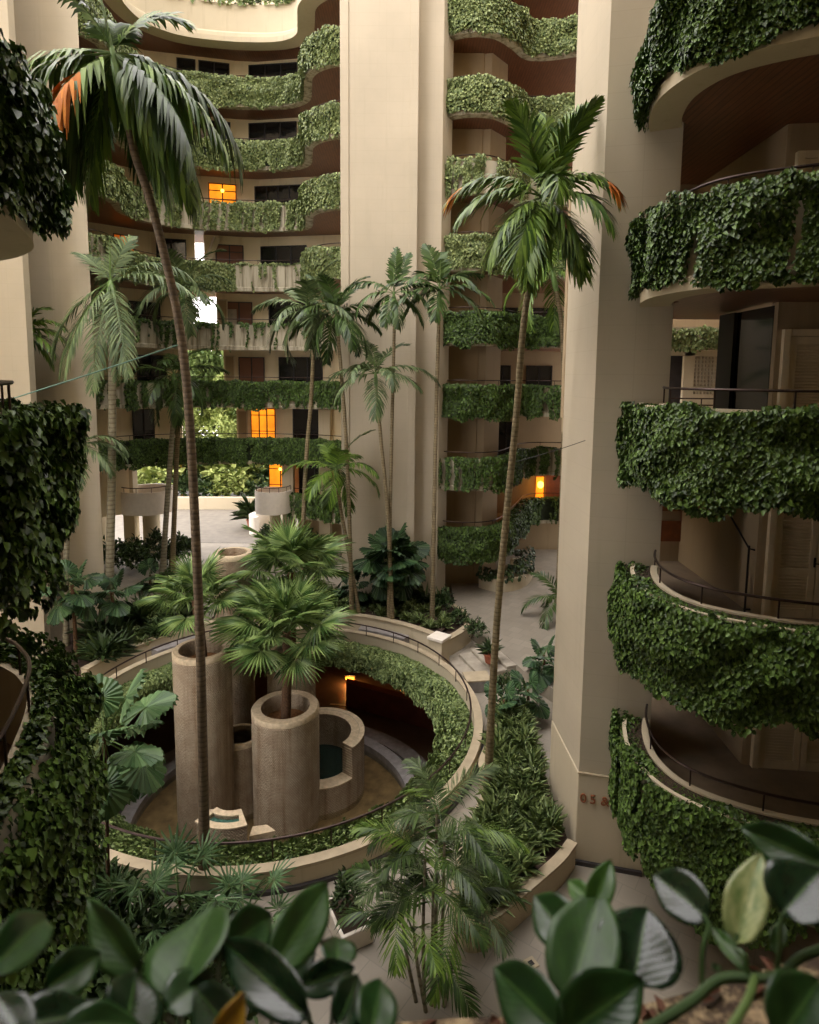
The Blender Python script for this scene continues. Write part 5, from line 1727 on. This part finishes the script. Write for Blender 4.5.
M['po'] = pothos_mat('pothos_leaf', srgb(22, 48, 20), srgb(40, 74, 30))
M['po_dark'] = pothos_mat('dark_pothos_leaf', srgb(18, 36, 20), srgb(32, 56, 30), .26)
M['po_light'] = pothos_mat('young_pothos_leaf', srgb(46, 82, 28), srgb(72, 108, 42), .38)
M['po_var'] = pothos_mat('variegated_pothos_leaf', srgb(84, 118, 52), srgb(182, 184, 126), .4)
M['po_matte'] = pothos_mat('matte_pothos_leaf', srgb(32, 62, 20), srgb(54, 90, 32), .5)
M['po_yellow'] = pothos_mat('yellowing_pothos_leaf', srgb(176, 132, 28), srgb(206, 166, 52), .4)
M['petiole'] = plain('petiole_green', srgb(58, 84, 40), .5, 0, .1)


def blade(plant, base, tip, width, db, dt, mat='po', tilt=0.0, root=None, heart=.5, fold=.18, bend=.12, roll=0.0):
    """a heart-shaped leaf from base to tip (pixels read at distances db, dt), width in pixels at the mean distance"""
    A = Vector((0, 0, EYE)) + ray(*base).normalized() * db
    B = Vector((0, 0, EYE)) + ray(*tip).normalized() * dt
    ax = B - A
    Ln = ax.length; ax.normalize()
    mid = (A + B) / 2
    vd = (mid - Vector((0, 0, EYE))).normalized()
    side = ax.cross(vd).normalized()
    nrm = side.cross(ax).normalized()
    if nrm.dot(vd) > 0: nrm = -nrm; side = -side
    Rm = Matrix.Rotation(roll, 3, ax)
    side = Rm @ side; nrm = Rm @ nrm
    W = width * mid_dist(mid) / F_PX / max(.35, math.cos(roll))
    nu, nv = 8, 16
    vs, uvs, fs = [], [], []
    lob = .14 * heart
    for j in range(nv + 1):
        s = j / nv
        for i in range(nu + 1):
            u = i / nu * 2 - 1
            prof = (s ** .45) * ((1 - s) ** .85) / .432 if 0 < s < 1 else 0.0
            if s < .12: prof = max(prof, .62 * heart * math.sqrt(max(0, s / .12)))
            back = -lob * (1 - (1 - abs(u)) ** 2) * max(0, 1 - s / .25) * Ln
            x = s * Ln + back
            y = u * W * .5 * prof
            z = abs(y) * fold * 2 - bend * Ln * (s ** 2) + .02 * Ln * math.sin(s * 9 + u * 2) * abs(u)
            vs.append(A + ax * x + side * y + nrm * z - A)
            uvs.append((i / nu, s))
    for j in range(nv):
        for i in range(nu):
            a = j * (nu + 1) + i
            fs.append((a, a + 1, a + nu + 2, a + nu + 1))
    me = bpy.data.meshes.new('leaf')
    po = plant.matrix_basis.translation
    me.from_pydata([tuple(v) for v in vs], [], fs)
    uvl = me.uv_layers.new(name='UVMap')
    for lp in me.loops: uvl.data[lp.index].uv = uvs[lp.vertex_index]
    me.materials.append(M[mat]); me.update()
    shade(me, 180)
    o = link('leaf', me, plant, A - po)
    sm = o.modifiers.new('thickness', 'SOLIDIFY'); sm.thickness = .0012
    if root is not None:
        Rp = Vector((0, 0, EYE)) + ray(*root[:2]).normalized() * root[2] if root[1] < 1000 else at_z(root[0], root[1] - 20, 8.765)
        d = Rp - A
        mb = MB(); mb.tube(catmull([Vector((0, 0, 0)), -ax * Ln * .1 + d * .12, d * .6 + Vector((0, 0, .01)), d], 5), .0032, 6)
        mb.build('petiole', M['petiole'], o, smooth=True)
    return o


def mid_dist(p):
    return (p - Vector((0, 0, EYE))).dot(FW)


def plant_at(label, px, d, name='pothos_plant'):
    p = Vector((0, 0, EYE)) + ray(*px).normalized() * d
    o = thing(name, label, 'plant', p)
    return o


A_ = plant_at('dark glossy pothos plant at the bottom left corner with a large grey-lit leaf', (60, 1045), 1.05)
for bl in [((-12, 972), (62, 900), 46, 1.0, 1.12, 'po', (20, 1060, 1.05)), ((48, 988), (106, 950), 40, 1.02, 1.05, 'po', (50, 1060, 1.05)), ((136, 968), (78, 900), 34, 1.1, 1.15, 'po_matte', (110, 1060, 1.08)),
           ((124, 1032), (139, 970), 58, .98, 1.02, 'po_dark', (120, 1070, 1.0)), ((8, 1030), (112, 1000), 34, .98, 1.0, 'po_dark', (10, 1070, 1.0)), ((66, 1030), (150, 1012), 26, .95, .97, 'po', (66, 1070, .98)), ((20, 1040), (-5, 985), 40, .95, .98, 'po_dark', None)]:
    blade(A_, bl[0], bl[1], bl[2], bl[3], bl[4], bl[5], root=bl[6], roll=random.uniform(-.75, .75), bend=random.uniform(.08, .25), fold=random.uniform(.12, .3))
B_ = plant_at('broad leaved pothos plant left of the bottom centre with one yellowing leaf', (200, 1050), 1.1)
for bl in [((178, 988), (209, 892), 66, 1.08, 1.18, 'po_matte', (182, 1060, 1.08)), ((170, 1008), (214, 968), 42, 1.05, 1.08, 'po', (175, 1060, 1.06)), ((302, 1012), (212, 932), 44, 1.0, 1.1, 'po_dark', (300, 1070, 1.02)), ((226, 948), (280, 910), 44, 1.15, 1.22, 'po', (214, 1060, 1.12)),
           ((276, 962), (336, 877), 46, 1.12, 1.2, 'po_matte', (270, 1060, 1.1)), ((212, 1036), (254, 998), 34, .93, .96, 'po_yellow', (212, 1070, 1.05)), ((206, 945), (250, 925), 34, 1.2, 1.24, 'po_dark', None), ((240, 1040), (190, 985), 44, .98, 1.05, 'po_dark', (240, 1080, 1.0))]:
    blade(B_, bl[0], bl[1], bl[2], bl[3], bl[4], bl[5], root=bl[6], roll=random.uniform(-.65, .65), bend=random.uniform(.08, .25), fold=random.uniform(.12, .3))
C_ = plant_at('pothos plant just left of the bottom middle with a small heart leaf', (330, 1045), 1.12)
for bl in [((286, 980), (317, 939), 26, 1.16, 1.2, 'po', (300, 1060, 1.1)), ((337, 966), (338, 932), 36, 1.15, 1.2, 'po', (330, 1060, 1.1)), ((304, 986), (357, 966), 30, 1.1, 1.12, 'po_dark', (312, 1060, 1.1)), ((338, 1024), (362, 972), 36, 1.06, 1.1, 'po_dark', (338, 1070, 1.08)),
           ((370, 1036), (384, 973), 42, 1.04, 1.1, 'po', (370, 1080, 1.05)), ((290, 1030), (300, 990), 26, 1.08, 1.1, 'po_dark', None)]:
    blade(C_, bl[0], bl[1], bl[2], bl[3], bl[4], bl[5], root=bl[6], roll=random.uniform(-.3, .3))
D_ = plant_at('upright bright green pothos plant at the bottom right of centre', (590, 1035), 1.05)
for bl in [((571, 996), (602, 882), 68, 1.06, 1.12, 'po_matte', (576, 1050, 1.03)), ((592, 908), (613, 858), 26, 1.12, 1.14, 'po_light', (585, 1000, 1.06)), ((574, 945), (531, 890), 44, 1.1, 1.16, 'po', (578, 1050, 1.05)), ((590, 905), (567, 876), 20, 1.16, 1.2, 'po_light', (585, 1000, 1.1)),
           ((634, 980), (648, 904), 78, 1.1, 1.13, 'po_dark', (612, 1050, 1.05)), ((560, 1032), (487, 962), 54, .98, 1.06, 'po', (560, 1080, 1.0)), ((566, 1034), (646, 978), 66, .98, 1.0, 'po', (566, 1080, 1.0))]:
    blade(D_, bl[0], bl[1], bl[2], bl[3], bl[4], bl[5], root=bl[6], roll=random.uniform(-.2, .2))
E_ = plant_at('trailing pothos plant at the bottom right corner with a variegated leaf', (735, 985), 1.08)
for bl in [((703, 914), (651, 870), 44, 1.08, 1.12, 'po_dark', (702, 988, 1.08)), ((738, 934), (761, 850), 38, 1.06, 1.08, 'po_var', (748, 984, 1.06)), ((786, 910), (822, 866), 62, 1.05, 1.08, 'po_dark', (776, 976, 1.08)), ((818, 862), (736, 826), 38, 1.12, 1.16, 'po', (826, 960, 1.1)),
           ((744, 966), (709, 922), 16, 1.07, 1.1, 'po_light', (748, 984, 1.07)), ((782, 1034), (824, 976), 62, .92, .96, 'po', (782, 1080, .95)), ((776, 950), (782, 916), 14, 1.08, 1.1, 'po_light', None), ((716, 970), (718, 962), 9, 1.08, 1.1, 'po', None)]:
    blade(E_, bl[0], bl[1], bl[2], bl[3], bl[4], bl[5], root=bl[6], roll=random.uniform(-.25, .25), heart=.8)
po = E_.matrix_basis.translation
O = Vector((0, 0, EYE))
mb = MB(); mb.tube(catmull([O + ray(*p).normalized() * d - po for p, d in (((640, 1036), .98), (690, 1000), ) if False] or [O + ray(u, v).normalized() * d - po for u, v, d in ((640, 1034, .98), (690, 1003, 1.02), (722, 979, 1.05), (775, 977, 1.07), (800, 958, 1.09), (840, 944, 1.12))], 6), .0058, 8)
mb.build('vine_stem', M['petiole'], E_, smooth=True)
mb = MB(); mb.tube(catmull([O + ray(u, v).normalized() * d - po for u, v, d in ((755, 978, 1.06), (748, 1000, 1.02), (728, 1034, .98))], 6), .0048, 8)
mb.build('vine_stem', M['stem'], E_, smooth=True)
# own planter rim
def rim_mat():
    t = NT('mossy_coping')
    v = t.coords()
    n = t.noise(v, 9, 8, .7)
    n2 = t.noise(v, 26, 6, .7)
    col = t.ramp(n, [(.35, srgb(66, 52, 36)), (.5, srgb(150, 130, 96)), (.7, srgb(186, 168, 130))])
    col = t.mix(t.ramp(n2, [(.45, (0, 0, 0, 1)), (.6, (1, 1, 1, 1))]), srgb(58, 44, 28), col)
    t.bump(n2, .6, .01)
    return t.set(col, .9)


M['rim'] = rim_mat()
Z_R = 8.82
rim_px = [(990, 930), (880, 944), (819, 956), (770, 967), (720, 982), (660, 1000), (600, 1011), (500, 1017), (420, 1020), (300, 1034), (100, 1044), (-150, 1040), (-400, 1010)]
rp = [at_z(u, v, Z_R) for u, v in rim_px]
rp2 = catmull([Vector((p.x, p.y)) for p in rp], 4)
mb = MB(); mb.prism([(-8.2, -2.9), (9.6, -2.9), (9.6, 1.6), (1.6, .95), (-1.2, .6), (-8.2, .6)], 7.2, 7.6); struct('floor_viewpoint', mb, M['cream'])
t = thing('planter_trough', 'weathered stone planter trough in front of the camera holding the pothos', 'planter', (rp2[20].x, rp2[20].y, 7.6))
o2 = rp2[20].copy()
mb = MB(); mb.sweep([(0, 0), (0, Z_R - 7.6), (.13, Z_R - 7.6), (.13, 0)], [p - o2 for p in rp2]); rr_ = mb.build('rim', M['rim'], t, smooth=True)
mb = MB(); mb.prism([p - o2 for p in offset2d(rp2, .1)] + [Vector((-1.6, .15)) - o2, Vector((1.9, .15)) - o2], .5, Z_R - 7.6 - .05); mb.build('soil', M['soil'], t)
dl = random.Random(3)
for i in range(26):
    u = dl.uniform(420, 800)
    v = np.interp(u, [420, 500, 600, 660, 720, 770, 819], [1022, 1019, 1013, 1004, 986, 972, 960]) + dl.uniform(1, 14)
    p = at_z(u, v, Z_R + .004)
    V, Q = leaf_cloud(np.array([[0, 0, 0]]), np.array([[dl.uniform(-1, 1), dl.uniform(-1, 1), .15]]), np.array([[dl.uniform(-.5, .5), dl.uniform(-.5, .5), 1]]), [dl.uniform(.015, .04)], [dl.uniform(.01, .018)], .6, .3)
    o = link('dead_leaf', array_mesh('dead_leaf', V, Q, M['deadleaf'], True)); o.location = p
    tag(o, 'curled brown dead leaf on the weathered planter rim', 'leaf', 'dead leaves on the planter rim')
# ================================================================== LIGHT, CAMERA
w = bpy.data.worlds.new('overcast')
SC.world = w
w.use_nodes = True
nt = w.node_tree
bg = nt.nodes['Background']
tc = nt.nodes.new('ShaderNodeTexCoord')
dt = nt.nodes.new('ShaderNodeVectorMath'); dt.operation = 'DOT_PRODUCT'
dt.inputs[1].default_value = (-.80, .15, .35)
nt.links.new(tc.outputs['Generated'], dt.inputs[0])
rm = nt.nodes.new('ShaderNodeValToRGB')
rm.color_ramp.elements[0].position = .0; rm.color_ramp.elements[0].color = (.56, .525, .525, 1)
rm.color_ramp.elements[1].position = .8; rm.color_ramp.elements[1].color = (1.0, .925, .935, 1)
nt.links.new(dt.outputs['Value'], rm.inputs[0])
nt.links.new(rm.outputs[0], bg.inputs['Color'])
bg.inputs['Strength'].default_value = 7.2


def light(name, typ, loc, energy, color, size=.2, **kw):
    l = bpy.data.lights.new(name, typ)
    l.energy = energy
    l.color = color
    if typ == 'POINT': l.shadow_soft_size = size
    o = bpy.data.objects.new(name, l)
    o.location = loc
    COL.objects.link(o)
    return o


for i, p in enumerate(LAMPS): light('path_light_glow', 'POINT', (p[0], p[1], p[2]), 55, (1, .42, .1), .08)
light('corridor_lamp_glow', 'POINT', (7.0, 32.3, 4.2), 14, (1, .5, .15), .15)
sun = light('soft_sun', 'SUN', (0, 0, 40), .9, (1, .95, .88))
sun.data.angle = math.radians(40)
sun.rotation_euler = (math.radians(6), math.radians(-28), 0)

cam = bpy.data.cameras.new('camera')
co = bpy.data.objects.new('camera', cam)
COL.objects.link(co)
cam.sensor_fit = 'VERTICAL'
cam.sensor_height = 36
cam.lens = F_PX / 1024 * 36
cam.shift_y = -(512 - CY) / 1024
cam.shift_x = 0
cam.clip_start = .05
cam.clip_end = 300
Mx = Matrix((RT, UP, -FW)).transposed().to_4x4()
Mx.translation = Vector((0, 0, EYE))
co.matrix_world = Mx
cam.dof.use_dof = True
cam.dof.focus_distance = 15
cam.dof.aperture_fstop = 3.2
SC.camera = co
SC.cycles.diffuse_bounces = 8
SC.view_settings.view_transform = 'Standard'
SC.view_settings.look = 'None'
SC.view_settings.gamma = 1
SC.view_settings.use_curve_mapping = False
SC.view_settings.exposure = 0.0
